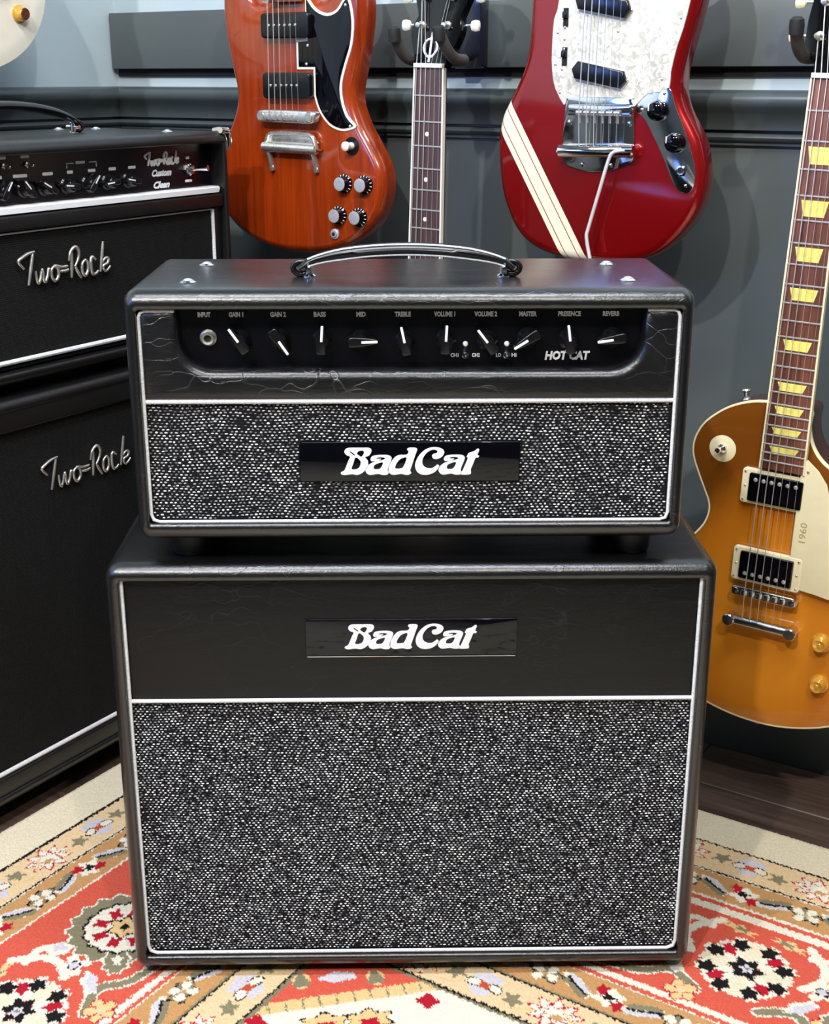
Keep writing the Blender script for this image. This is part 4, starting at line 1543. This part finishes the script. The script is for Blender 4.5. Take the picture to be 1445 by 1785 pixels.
def single_cut(name, label, loc, rot, top, side_mat, bound, gold, full):
    """single-cutaway carved-top guitar"""
    t = thing(name, label, 'guitar', loc, rot)
    out = smooth(ccw(SC_OUT), 3)
    g = G()
    g.prism(out, 0.006 if bound else 0.0, 0.050, 0 if bound else 0.004, 0.005)
    mk('body', g, side_mat, t, 50)
    ins = inset(out, 0.0022 if bound else 0.0004)
    tg = G()
    lps = []
    for d, y in ((0, 0.0065), (0, 0.0), (0.004, -0.0006), (0.012, -0.0018), (0.022, -0.0026)):
        lps.append([(x, y, z) for x, z in inset(ins, d)][::-1])
    tg.loops(lps)
    mk('carved_top', tg, top, t, 60)
    if bound:
        bg_ = G()
        i2 = inset(out, 0.0023)
        bg_.loops([[(x, 0.0065, z) for x, z in out][::-1], [(x, 0.0, z) for x, z in out][::-1], [(x, -0.0003, z) for x, z in inset(out, 0.0004)][::-1],
                   [(x, -0.0003, z) for x, z in i2][::-1], [(x, 0.0065, z) for x, z in i2][::-1]], False, False)
        mk('binding', bg_, 'cream', t, 60)
    hw = 'chrome_worn' if not gold else 'gold'
    yt = -0.0026
    if full:
        pg_pts = mm([(24, 178), (30, 186), (45, 174), (57, 159), (63, 142), (69, 100), (76, 60), (84, 20), (78, 12), (60, 14.5), (41, 16), (24, 17)])
        mk('pickguard', G().prism(pg_pts, yt - 0.0085, yt - 0.0065, 0.0006), 'cream', t)
        yr = text('pickguard_mark', '1960', 0.0, 0.0, 0.0085, 'ochre_ink', t, 0.0, 0.026, 0.0, 0.0)
        for v in yr.data.vertices:
            x, z = v.co.x, v.co.z
            v.co = (0.0365 - z, yt - 0.0087, 0.0925 + x)
        for x, z in ((0.033, 0.171), (0.078, 0.035)):
            screw(t, x, z, yt - 0.0085, 0.002, 'nickel')
    humbucker(t, -0.005, 0.1385, yt, True)
    humbucker(t, -0.004, 0.0345, yt - 0.003, False)
    # bridge
    bz = -0.0015
    br = mk('bridge', G().prism([(-0.044, bz - 0.004), (-0.040, bz - 0.0062), (0.036, bz - 0.0062), (0.040, bz - 0.004), (0.040, bz + 0.004), (0.036, bz + 0.0062), (-0.040, bz + 0.0062), (-0.044, bz + 0.004)],
                                yt - 0.0145, yt - 0.006, 0.001), hw, t)
    for i in range(6):
        xx = -0.002 + (i - 2.5) * 0.0101
        mk('saddle', G().box(xx - 0.0034, xx + 0.0034, yt - 0.0175, yt - 0.0135, bz - 0.0035, bz + 0.0035, 0.0008), hw, br)
    for x in (-0.039, 0.035):
        mk('bridge_post', G().lathe([(0.0055, 0), (0.0055, 0.006), (0.0042, 0.0155), (0, 0.016)], (x, yt, bz), (0, -1, 0), 14), hw, br)
    tz = -0.0425
    tp = mk('tailpiece', G().tube([(-0.043, yt - 0.012, tz), (-0.036, yt - 0.012, tz), (0.032, yt - 0.012, tz), (0.039, yt - 0.012, tz)], [0.0062, 0.0068, 0.0068, 0.0062], 12), hw, t)
    for x in (-0.0425, 0.0385):
        mk('tailpiece_stud', G().lathe([(0.0068, 0), (0.0068, 0.014), (0.0082, 0.0155), (0.0082, 0.0195), (0.0070, 0.021), (0, 0.0212)], (x, yt, tz), (0, -1, 0), 16), hw, tp)
    for x, z in (((0.0756, -0.050), (0.0795, -0.1065), (0.116, -0.028), (0.121, -0.085)) if full else ((0.070, -0.030), (0.112, -0.030), (0.108, -0.105), (0.066, -0.066))):
        top_hat(t, x, z, yt, 'gold', 0.0125, None if full else 'mahogany')
    # selector switch on its round plate
    sp = mk('switch_plate', G().lathe([(0.0180, 0), (0.0180, 0.0008), (0.0165, 0.0014), (0.0, 0.0014)], (-0.0805, yt + 0.001, 0.1785), (0, -1, 0), 28), 'cream', t)
    mk('selector_switch', G().lathe([(0.0062, 0.001), (0.0062, 0.0045), (0.0045, 0.0065), (0.0030, 0.0085), (0.0038, 0.014), (0.0034, 0.0165), (0, 0.0175)], (-0.0805, yt, 0.1785), (-0.1, -1, 0.05), 14), 'chrome', sp)
    mk('strap_button', G().lathe([(0.0065, 0), (0.005, 0.002), (0.003, 0.004), (0.0035, 0.009), (0.0075, 0.012), (0.006, 0.014), (0, 0.0145)], (-0.0655, 0.024, 0.240), (-0.15, 0, 1), 14), hw, t)
    mk('strap_button', G().lathe([(0.0065, 0), (0.003, 0.004), (0.0075, 0.012), (0, 0.0145)], (0, 0.024, -0.186), (0, 0, -1), 12), hw, t)
    yf = yt - 0.0095
    neck(t, 0.6285, 0.0435, 0.0555, 0.1655, yf, 'rosewood', side_mat, 22 if full else 0, 'cream' if bound else None, ('trapezoid', (3, 5, 7, 9, 12, 15, 17, 19, 21)) if full else None)
    ho = mm([(-21, -4), (21, -4), (23, 12), (38, 32), (39, 60), (36, 100), (42, 142), (34, 152), (18, 143), (0, 150), (-18, 143), (-34, 152), (-42, 142), (-36, 100), (-39, 60), (-38, 32), (-23, 12)])
    h, hm = headstock(t, ho, yf, 'headblack', math.radians(15), 0.6285)
    tops = []
    for i in range(6):
        s = -1 if i < 3 else 1
        k = i if i < 3 else 5 - i
        x0, z0 = s * 0.022, 0.042 + 0.038 * k
        c = hm @ Vector((x0, -0.006, z0))
        tops.append((c.x, c.z, c.y - (yf - 0.0015)))
        p = hm @ Vector((x0, 0, z0))
        tuner(h, p.x, p.z, p.y, s, 'cream' if full else hw)
    strings(t, tops, 0.0, yt - 0.018, tz, yt - 0.016, yf - 0.0015, 0.6295, 0.0505, 0.0355)
    return t


M['ochre_ink'] = plain('faded_ochre_ink', S(222, 202, 150), 0.5)

W_LP = 0.165
lp_g = single_cut('electric_guitar', 'amber single-cutaway electric guitar with cream binding hanging at the right edge', RP(0.0262, W_LP, 0.3223), (0, math.radians(1.81), ROT_BACK),
                  'burst', 'mahogany', True, False, True)
CORN_L = CORNER
wg_pos = CORNER + EN * 0.45 + EU * 0.15 + Vector((0, 0, 1.143))
wh_g = single_cut('electric_guitar', 'off-white electric guitar with amber knob hanging on the left wall', wg_pos, (0, 0, ROT_LEFT), 'offwhite', 'offwhite', False, True, False)


# --- cherry double-cut guitar ---
def cherry_guitar():
    t = thing('electric_guitar', 'cherry red double-cutaway electric guitar with black pickguard and two black pickups, wall-hung', 'guitar',
              RP(-0.7393, 0.15, 0.8973), (0, 0, ROT_BACK))
    R = [(0, -197), (37, -195.5), (74, -188), (108, -174), (135, -153), (153, -126), (160, -98), (158.5, -73), (150, -54), (136.6, -33), (123, -13), (113, 8), (108.5, 25),
         (110, 44), (117, 71), (124, 104), (128, 135), (128, 162), (123, 190), (112, 215), (98, 231), (85, 233), (77, 222), (77, 203), (74, 180), (66, 163), (53, 156), (40, 161), (32, 176), (29, 197)]
    out = mm(R + [(0, 198)] + [(-x, z) for x, z in R[:0:-1]])
    o = smooth(ccw(out), 3)
    g = G()
    lps = [[(x, 0.035, z) for x, z in inset(o, 0.004)], [(x, 0.032, z) for x, z in o], [(x, 0.014, z) for x, z in o], [(x, 0.010, z) for x, z in inset(o, 0.0008)],
           [(x, 0.0035, z) for x, z in inset(o, 0.0055)], [(x, 0.0008, z) for x, z in inset(o, 0.0095)], [(x, 0.0, z) for x, z in inset(o, 0.0125)]]
    g.loops([l[::-1] for l in lps])
    mk('body', g, 'sgred', t, 35)
    pg = mm([(30, 172), (36, 160), (48.6, 146), (67.5, 139), (84.7, 144), (97, 158), (107, 157), (113.2, 129), (110.2, 98), (100.2, 72), (91.5, 46), (92.3, 24.5), (100.5, 3), (115, -11.5), (105, -17), (88, -18.8),
             (67, -11), (50, 8), (42, 29), (42, 64.5), (12.4, 64.6), (12.4, 105), (30, 106)])
    a = smooth(pg[:19], 3, False) + pg[19:]
    pgo = mk('pickguard', G().prism(a, -0.0015, 0.0005, 0.0003), 'ivory', t)
    mk('pickguard_face', G().prism(inset(ccw(a), 0.0036), -0.0022, -0.001, 0.0003), 'gloss', pgo)
    for x, z in ((0.105, -0.012), (0.033, 0.097), (0.030, 0.072), (0.100, 0.149)):
        screw(pgo, x, z, -0.002, 0.0022)
    for zc, hh in ((0.1243, 0.034), (0.0425, 0.036)):
        p = mk('pickup', G().prism(rrect(-0.0005, zc, 0.086, hh, 0.006), -0.0125, -0.0005, 0.0018), 'black', t)
        for i in range(6):
            mk('pole_screw', G().lathe([(0.0024, 0), (0.0022, 0.0008), (0, 0.0012)], (-0.004 + (i - 2.5) * 0.0096, -0.0125, zc), (0, -1, 0), 10), 'chrome', p)
    # wraparound style bridge
    b = mk('bridge', G().prism(smooth(mm([(-52, 2), (-48, 8), (-20, 9), (30, 8), (52, 7), (54, 0), (46, -9), (0, -8.5), (-46, -8), (-52, -4)]), 3), -0.017, -0.006, 0.003), 'nickel', t)
    for x in (-0.045, 0.043):
        mk('bridge_post', G().lathe([(0.006, 0), (0.006, 0.012), (0.0074, 0.0165), (0.006, 0.0185), (0, 0.0186)], (x, 0, 0.0), (0, -1, 0), 14), 'nickel', b)
    for i in range(6):
        xx = -0.006 + (i - 2.5) * 0.0104
        mk('saddle', G().box(xx - 0.003, xx + 0.003, -0.0195, -0.0165, -0.005, 0.004, 0.0008), 'nickel', b)
    # short vibrato tailpiece: arched frame, roller and two legs
    v = mk('tailpiece', G().tube([(x, -0.009, z) for x, z in smooth(mm([(-46, -47), (-42, -36), (-36, -26), (-20, -23.5), (20, -24), (40, -26), (47, -35), (50, -48)]), 3, False)], 0.0045, 10, False, 0.7), 'nickel', t)
    mk('top_plate', G().prism(smooth(mm([(-40, -38), (-34, -26), (0, -24), (38, -27), (45, -40)]), 3), -0.007, -0.004, 0.001), 'nickel', v)
    mk('roller', G().cyl((-0.047, -0.010, -0.0435), (0.050, -0.010, -0.0455), 0.0072, None, 16), 'nickel', v)
    mk('roller_stub', G().cyl((0.050, -0.010, -0.0455), (0.062, -0.011, -0.0468), 0.003, 0.0022, 10), 'mahogany', v)
    for x in (-0.038, 0.044):
        mk('mounting_leg', G().tube([(x - 0.003, -0.008, -0.045), (x, -0.006, -0.058), (x + 0.001, -0.003, -0.070), (x + 0.001, -0.003, -0.078)], [0.005, 0.0055, 0.006, 0.005], 10, False, 0.6), 'nickel', v)
        screw(v, x + 0.001, -0.0735, -0.006, 0.0045, 'nickel')
    sw_ = mk('switch_washer', G().lathe([(0.0125, 0), (0.0125, 0.0012), (0.0, 0.0014)], (0.1065, 0.0, -0.039), (0, -1, 0), 24), 'black', t)
    mk('selector_switch', G().lathe([(0.0052, 0.001), (0.0050, 0.005), (0.0040, 0.008), (0.0066, 0.012), (0.0066, 0.0165), (0.004, 0.0185), (0, 0.019)], (0.1065, 0, -0.039), (-0.05, -1, 0), 16), 'ivory', sw_)
    for x, z in ((0.0933, -0.0917), (0.1290, -0.0921), (0.0824, -0.1372), (0.1185, -0.1380)):
        r = 0.0132
        k = mk('knob', G().lathe([(r, 0), (r, 0.003), (r * 0.80, 0.0045), (r * 0.74, 0.0145), (0, 0.0145)], (x, 0.0, z), (0, -1, 0), 22), 'gloss', t)
        mk('knob_cap', G().lathe([(r * 0.74, 0.0135), (r * 0.72, 0.0150), (r * 0.5, 0.0154), (0, 0.0150)], (x, 0, z), (0, -1, 0), 20), 'cap', k)
        tk = G()
        for i in range(11):
            aa = math.radians(-60 + 25 * i)
            ca_, sa = math.cos(aa), math.sin(aa)
            tk.tube([(x + r * 0.99 * ca_, -0.0030, z + r * 0.99 * sa), (x + r * 0.83 * ca_, -0.0046, z + r * 0.83 * sa)], 0.0006, 5)
        mk('scale_marks', tk, 'white', k)
    j = mk('output_jack', G().lathe([(0.0075, 0), (0.0075, 0.0018), (0.0052, 0.0025), (0.0048, 0.0045), (0.003, 0.0046)], (0.0738, 0, -0.1645), (0, -1, 0), 18), 'cap', t)
    mk('jack_hole', G().cyl((0.0738, -0.0046, -0.1645), (0.0738, -0.0049, -0.1645), 0.0028, None, 12), 'gap', j)
    yf = -0.012
    neck(t, 0.628, 0.043, 0.056, 0.155, yf, 'rosewood', 'neckred', 0)
    h, hm = headstock(t, mm([(-21, -4), (21, -4), (23, 12), (38, 32), (39, 60), (36, 100), (42, 142), (34, 152), (18, 143), (0, 150), (-18, 143), (-34, 152), (-42, 142), (-36, 100), (-39, 60), (-38, 32), (-23, 12)]), yf, 'headblack', math.radians(15), 0.628)
    tops = []
    for i in range(6):
        s = -1 if i < 3 else 1
        q = i if i < 3 else 5 - i
        c = hm @ Vector((s * 0.022, -0.006, 0.042 + 0.038 * q))
        p = hm @ Vector((s * 0.022, 0, 0.042 + 0.038 * q))
        tops.append((c.x, c.z, c.y - (yf - 0.0015)))
        tuner(h, p.x, p.z, p.y, s, 'cream')
    strings(t, tops, 0.004, -0.0195, -0.006, -0.016, yf - 0.0015, 0.629, 0.0535, 0.036)
    return t


cherry_guitar()


# --- red guitar with racing stripe ---
def striped_guitar():
    t = thing('electric_guitar', 'candy red electric guitar with cream racing stripe and white pearloid pickguard, wall-hung', 'guitar',
              RP(-0.2420, 0.15, 0.9092), (0, 0, ROT_BACK))
    out = mm([(0, -189), (30, -187), (60, -181), (86, -168), (110, -146), (128, -121), (137, -94), (138, -70), (130, -36), (119, -15), (107, 4), (99.5, 24), (99, 48), (105, 77), (112, 104), (118, 131),
              (122, 160), (118, 190), (105, 206), (86, 203), (66, 188), (46, 183), (30, 187), (0, 190), (-32, 192), (-50, 198), (-66, 216), (-80, 238), (-98, 246), (-114, 234), (-118, 205), (-113, 170),
              (-111, 136), (-111.5, 101), (-116, 66), (-126, 39), (-139.4, 14), (-149.8, -6), (-154.7, -30), (-154.8, -58), (-149.5, -99), (-139.5, -127), (-125.7, -152), (-106, -170), (-81, -180.5), (-50, -186.5)])
    o = smooth(ccw(out), 3)
    mk('body', G().prism(o, 0.0, 0.040, 0.013, 0.012, 6), 'candy', t, 60)
    pg = mm([(-68, 134), (-74, 112), (-75.8, 77.5), (-74.4, 48.6), (-69, 28), (-56, 8.5), (-53, 14), (-43, 18), (29.7, 17.3), (37, 6.5), (46, 11.8), (58, 23), (74, 24.7), (86, 31.5), (86.6, 48.4), (92.3, 75.8), (99.8, 100), (106.2, 129.4),
             (111, 160), (105, 186), (88, 192), (66, 178), (44, 172), (30, 178), (-30, 182), (-54, 188), (-70, 206), (-84, 226), (-98, 232), (-106, 222), (-104, 196), (-90, 160)])
    pgo = mk('pickguard', G().prism(smooth(ccw(pg), 2), -0.0022, 0.0006, 0.0006), 'pearl', t)
    for x, z in ((-68, 96), (-58, 102), (-58, 88), (-58, 76), (-70, 58), (-60, 52), (-62, 24), (40, 18), (76, 40), (96, 110), (15, 96), (-8, 32)):
        screw(pgo, x / 1000, z / 1000, -0.0022, 0.0018)
    for z in (0.1137, 0.0673):
        s = mk('slide_switch', G().box(-0.0605, -0.0535, -0.003, -0.001, z - 0.011, z + 0.011), 'gap', pgo)
        mk('switch_tip', G().box(-0.0610, -0.0540, -0.0060, -0.002, z - 0.001, z + 0.007, 0.001), 'black', s)
    for cx, cz in ((-0.0066, 0.0452), (-0.0050, 0.1270)):
        oc = [(math.cos(-0.19) * x - math.sin(-0.19) * z + cx, math.sin(-0.19) * x + math.cos(-0.19) * z + cz) for x, z in
              [(-0.038, 0.0), (-0.032, 0.0105), (0.032, 0.0105), (0.038, 0.0), (0.032, -0.0105), (-0.032, -0.0105)]]
        b = mk('pickup_base', G().prism(inset(ccw(oc), -0.0014), -0.0040, -0.001, 0.0006), 'cap', t)
        mk('pickup', G().prism(oc, -0.0095, -0.002, 0.002), 'black', b)
        for s in (-1, 1):
            screw(b, cx + s * 0.0372, cz - s * 0.0068, -0.0035, 0.0018, 'nickel')
    cp_ = mm([(43, 5), (57.8, 23), (73.5, 24.7), (85.6, 31), (95, 9.4), (111, -24), (124, -58), (126.6, -78), (122, -91), (112.8, -94), (99.5, -84.6), (85, -56), (70.6, -30.7), (56.5, -8)])
    c = mk('control_plate', G().prism(smooth(ccw(cp_), 3), -0.0016, 0.0008, 0.0005), 'chrome', t)
    for x, z in ((0.072, 0.0042), (0.0974, -0.0332)):
        r = 0.0120
        k = mk('knob', G().lathe([(r, 0), (r * 1.02, 0.003), (r * 0.95, 0.011), (r * 0.8, 0.0152), (r * 0.5, 0.0170), (0, 0.0174)], (x + 0.002, -0.0016, z - 0.001), (0, -1, 0), 20), 'gloss', c)
        mk('pointer_line', G().box(x - 0.0055, x - 0.0040, -0.0190, -0.0160, z - 0.001, z + 0.007, 0.0004), 'white', k)
    j = mk('output_jack', G().lathe([(0.0072, 0), (0.0072, 0.002), (0.0050, 0.003), (0.0048, 0.0045), (0.003, 0.0046)], (0.1082, -0.0016, -0.0674), (0, -1, 0), 6), 'chrome', c)
    mk('jack_hole', G().cyl((0.1082, -0.0060, -0.0674), (0.1082, -0.0065, -0.0674), 0.0030, None, 12), 'gap', j)
    for x, z in ((0.1148, -0.0853), (0.080, 0.0235), (0.0515, 0.004)):
        screw(c, x, z, -0.0016, 0.0024, 'chrome')
    pl = mm([(-53, 8), (-50, 15), (-44, 18.5), (30, 18), (37, 14), (41, 5), (43, -20), (44.5, -51), (38, -61), (15, -70), (-6, -72.5), (-22, -72), (-46, -66.5), (-56.5, -55), (-55, -20)])
    tr = mk('vibrato_plate', G().prism(smooth(ccw(pl), 2), -0.0030, 0.0005, 0.0006), 'chrome', t)
    mk('bridge', G().prism(rrect(-0.0005, 0.003, 0.088, 0.0135, 0.003), -0.0150, -0.006, 0.002), 'chrome', tr)
    for i in range(6):
        xx = -0.0005 + (i - 2.5) * 0.0104
        mk('saddle', G().cyl((xx - 0.004, -0.0165, 0.0), (xx + 0.004, -0.0165, 0.0), 0.0030, None, 10), 'nickel', tr)
        mk('saddle_screw', G().cyl((xx, -0.0145, -0.003), (xx, -0.0130, -0.0125), 0.0010, None, 6), 'steel', tr)
    for x in (-0.046, 0.037):
        screw(tr, x, -0.0125, -0.003, 0.0036, 'chrome')
    for x in (-0.026, 0.014):
        screw(tr, x, -0.0640, -0.003, 0.0030, 'chrome')
    mk('vibrato_bar', G().tube([(-0.0565, -0.013, -0.0475), (-0.054, -0.013, -0.0474), (0.046, -0.013, -0.0452), (0.049, -0.013, -0.0451)], [0.0055, 0.0078, 0.0078, 0.0055], 16), 'chrome', tr)
    mk('vibrato_arm', G().tube(smooth([(0.043, -0.021, -0.0435), (0.034, -0.022, -0.0445), (0.0250, -0.022, -0.0470), (0.0190, -0.022, -0.0560), (0.008, -0.022, -0.095), (-0.0045, -0.022, -0.1400), (-0.0070, -0.022, -0.1540), (-0.0010, -0.022, -0.1800)], 3, False), 0.0024, 10), 'arm_white', tr)
    mk('arm_clamp', G().tube([(0.036, -0.019, -0.043), (0.050, -0.019, -0.0425)], [0.005, 0.0045], 10), 'chrome', tr)
    yf = -0.009
    neck(t, 0.610, 0.042, 0.056, 0.150, yf, 'rosewood', 'cream', 0)
    h = mk('headstock', G().prism(smooth(mm([(-21, 608), (21, 608), (26, 640), (38, 690), (44, 750), (36, 790), (12, 800), (-8, 786), (-10, 770), (-24, 750), (-30, 690), (-26, 640)]), 3), yf + 0.008, yf + 0.022, 0.002), 'cream', t)
    tops = []
    for i in range(6):
        x, z = -0.020 + 0.001 * i, 0.640 + 0.024 * i
        tops.append((x, z, 0.006))
        tuner(h, x, z, yf + 0.008, -1, 'ivory')
    strings(t, tops, 0.0, -0.0195, -0.0440, -0.0165, yf - 0.0015, 0.611, 0.0520, 0.035)
    return t


striped_guitar()


# --- dark guitar whose neck shows behind the amplifier ---
def neck_guitar():
    sc = 0.628
    zb = 0.9634 - sc * math.cos(math.radians(1.45))
    ub = -0.4798 - sc * math.sin(math.radians(1.45))
    t = thing('electric_guitar', 'black-headed guitar with bound dot-inlaid neck hanging between the two red guitars', 'guitar', RP(ub, 0.176, zb), (0, math.radians(1.45), ROT_BACK))
    out = smooth(ccw([(x * 0.97, z) for x, z in SC_OUT]), 3)
    mk('body', G().prism(out, 0.0, 0.045, 0.005, 0.005), 'headblack', t, 50)
    humbucker(t, -0.003, 0.138, 0.0, True)
    humbucker(t, -0.003, 0.034, 0.0, False)
    mk('bridge', G().box(-0.042, 0.040, -0.0145, 0.0, -0.006, 0.006, 0.002), 'nickel', t)
    mk('tailpiece', G().tube([(-0.044, -0.010, -0.043), (0.040, -0.010, -0.043)], 0.0065, 12), 'nickel', t)
    for x, z in ((0.076, -0.05), (0.080, -0.105), (0.112, -0.03), (0.116, -0.085)):
        top_hat(t, x, z, 0.0, 'gloss')
    yf = -0.0125
    neck(t, sc, 0.0445, 0.0555, 0.165, yf, 'rosewood_dark', 'mahogany', 14, 'ivory', ('dot', (3, 5, 7, 9, 12)))
    ho = mm([(-22, -4), (22, -4), (25, 8), (37, 30), (41, 48), (38, 62), (48, 90), (54, 118), (46, 140), (20, 156), (-20, 156), (-40, 148), (-46, 130), (-40, 105), (-34, 80), (-28, 62), (-36, 46), (-33, 28), (-25, 8)])
    h, hm = headstock(t, smooth(ccw(ho), 2), yf, 'headblack', math.radians(12), sc)
    tops = []
    for i in range(6):
        s = -1 if i < 3 else 1
        q = i if i < 3 else 5 - i
        x0, z0 = s * (0.020 + 0.002 * q), 0.050 + 0.036 * q
        c = hm @ Vector((x0, -0.006, z0))
        p = hm @ Vector((x0, 0, z0))
        tops.append((c.x, c.z, c.y - (yf - 0.0015)))
        tuner(h, p.x, p.z, p.y, s, 'ivory')
    # inlaid emblem: a looped stylised letter
    for pts in ([(0.0, 0.030), (-0.0075, 0.027), (-0.0105, 0.018), (-0.0065, 0.010), (0.0, 0.006), (0.0065, 0.010), (0.0105, 0.018), (0.0075, 0.027), (0.0020, 0.030)],
                [(0.0005, 0.038), (0.0, 0.026), (0.0, 0.010), (-0.0005, 0.0)]):
        q = [tuple(hm @ Vector((x - 0.002, -0.0004, z + 0.003))) for x, z in smooth(pts, 3, False)]
        mk('emblem_stroke', G().tube(q, 0.0016, 6), 'white', h)
    strings(t, tops, 0.0, -0.0175, -0.043, -0.015, yf - 0.0015, sc + 0.001, 0.0505, 0.0365)
    return t


neck_guitar()


# --- wall hangers ---
def hanger(name_label, loc, rot, w_neck, halfw, depth0, mat='oak', bx=0.0):
    """wooden block with a padded two-finger yoke; origin on the mounting face, the neck crosses at local x=0"""
    t = thing('guitar_hanger', name_label, 'hanger', loc, rot, None)
    bl = mk('mounting_block', G().box(bx - 0.026, bx + 0.020, depth0 - 0.020, depth0, -0.016, 0.094, 0.003), mat, t)
    for z in (0.000, 0.064):
        screw(bl, bx - 0.010, z, depth0 - 0.020, 0.0042, 'nickel')
    yb = -(w_neck - 0.045)
    mk('arm', G().tube([(bx, depth0 - 0.018, 0), (bx * 0.4, yb * 0.7, -0.004), (0, yb, -0.008)], 0.006, 10), 'rubber', t)
    for s in (-1, 1):
        f = halfw + 0.009 + (0.006 if s > 0 else 0.0)
        pts = smooth([(0, yb, -0.008), (s * f * 0.7, yb - 0.004, -0.006), (s * f, yb - 0.022, -0.007), (s * f, yb - 0.044, -0.004), (s * f, yb - 0.061, 0.006), (s * (f - 0.001), yb - 0.073, 0.019), (s * (f - 0.002), yb - 0.078, 0.028)], 3, False)
        fo = mk('yoke_finger', G().tube(pts, 0.0075, 12), 'rubber_grey', t, 60)
        e = Vector(pts[-1])
        mk('finger_cap', G().lathe([(0.0080, -0.012), (0.0085, -0.002), (0.0078, 0.004), (0.0048, 0.0068), (0, 0.0075)], e, (0, -0.1, 1), 14), 'rubber', fo)
    return t


BW = 0.016
hanger('black guitar hanger with upturned fingers holding the dark dot-inlaid neck', RP(-0.4798, 0, 0.9634 + 0.016), (0, 0, ROT_BACK), 0.190, 0.024, -BW, 'oak', -0.029)
hanger('black guitar hanger holding the amber guitar at the right edge', RP(0.0460, 0, 0.9502 + 0.030), (0, 0, ROT_BACK), 0.178, 0.026, -BW)
for lab, u, z, w in (('guitar hanger above the cherry red guitar', -0.7393, 0.8973 + 0.628 + 0.036, 0.162), ('guitar hanger above the candy red striped guitar', -0.2420, 0.9092 + 0.610 + 0.020, 0.159)):
    hanger(lab, RP(u, 0, z), (0, 0, ROT_BACK), w, 0.026, 0.0)
hanger('guitar hanger on the left wall above the off-white guitar', CORNER + EN * 0.45 + Vector((0, 0, 1.143 + 0.6285 + 0.036)), (0, 0, ROT_LEFT), 0.162, 0.026, 0.0)

bpy.context.view_layer.update()
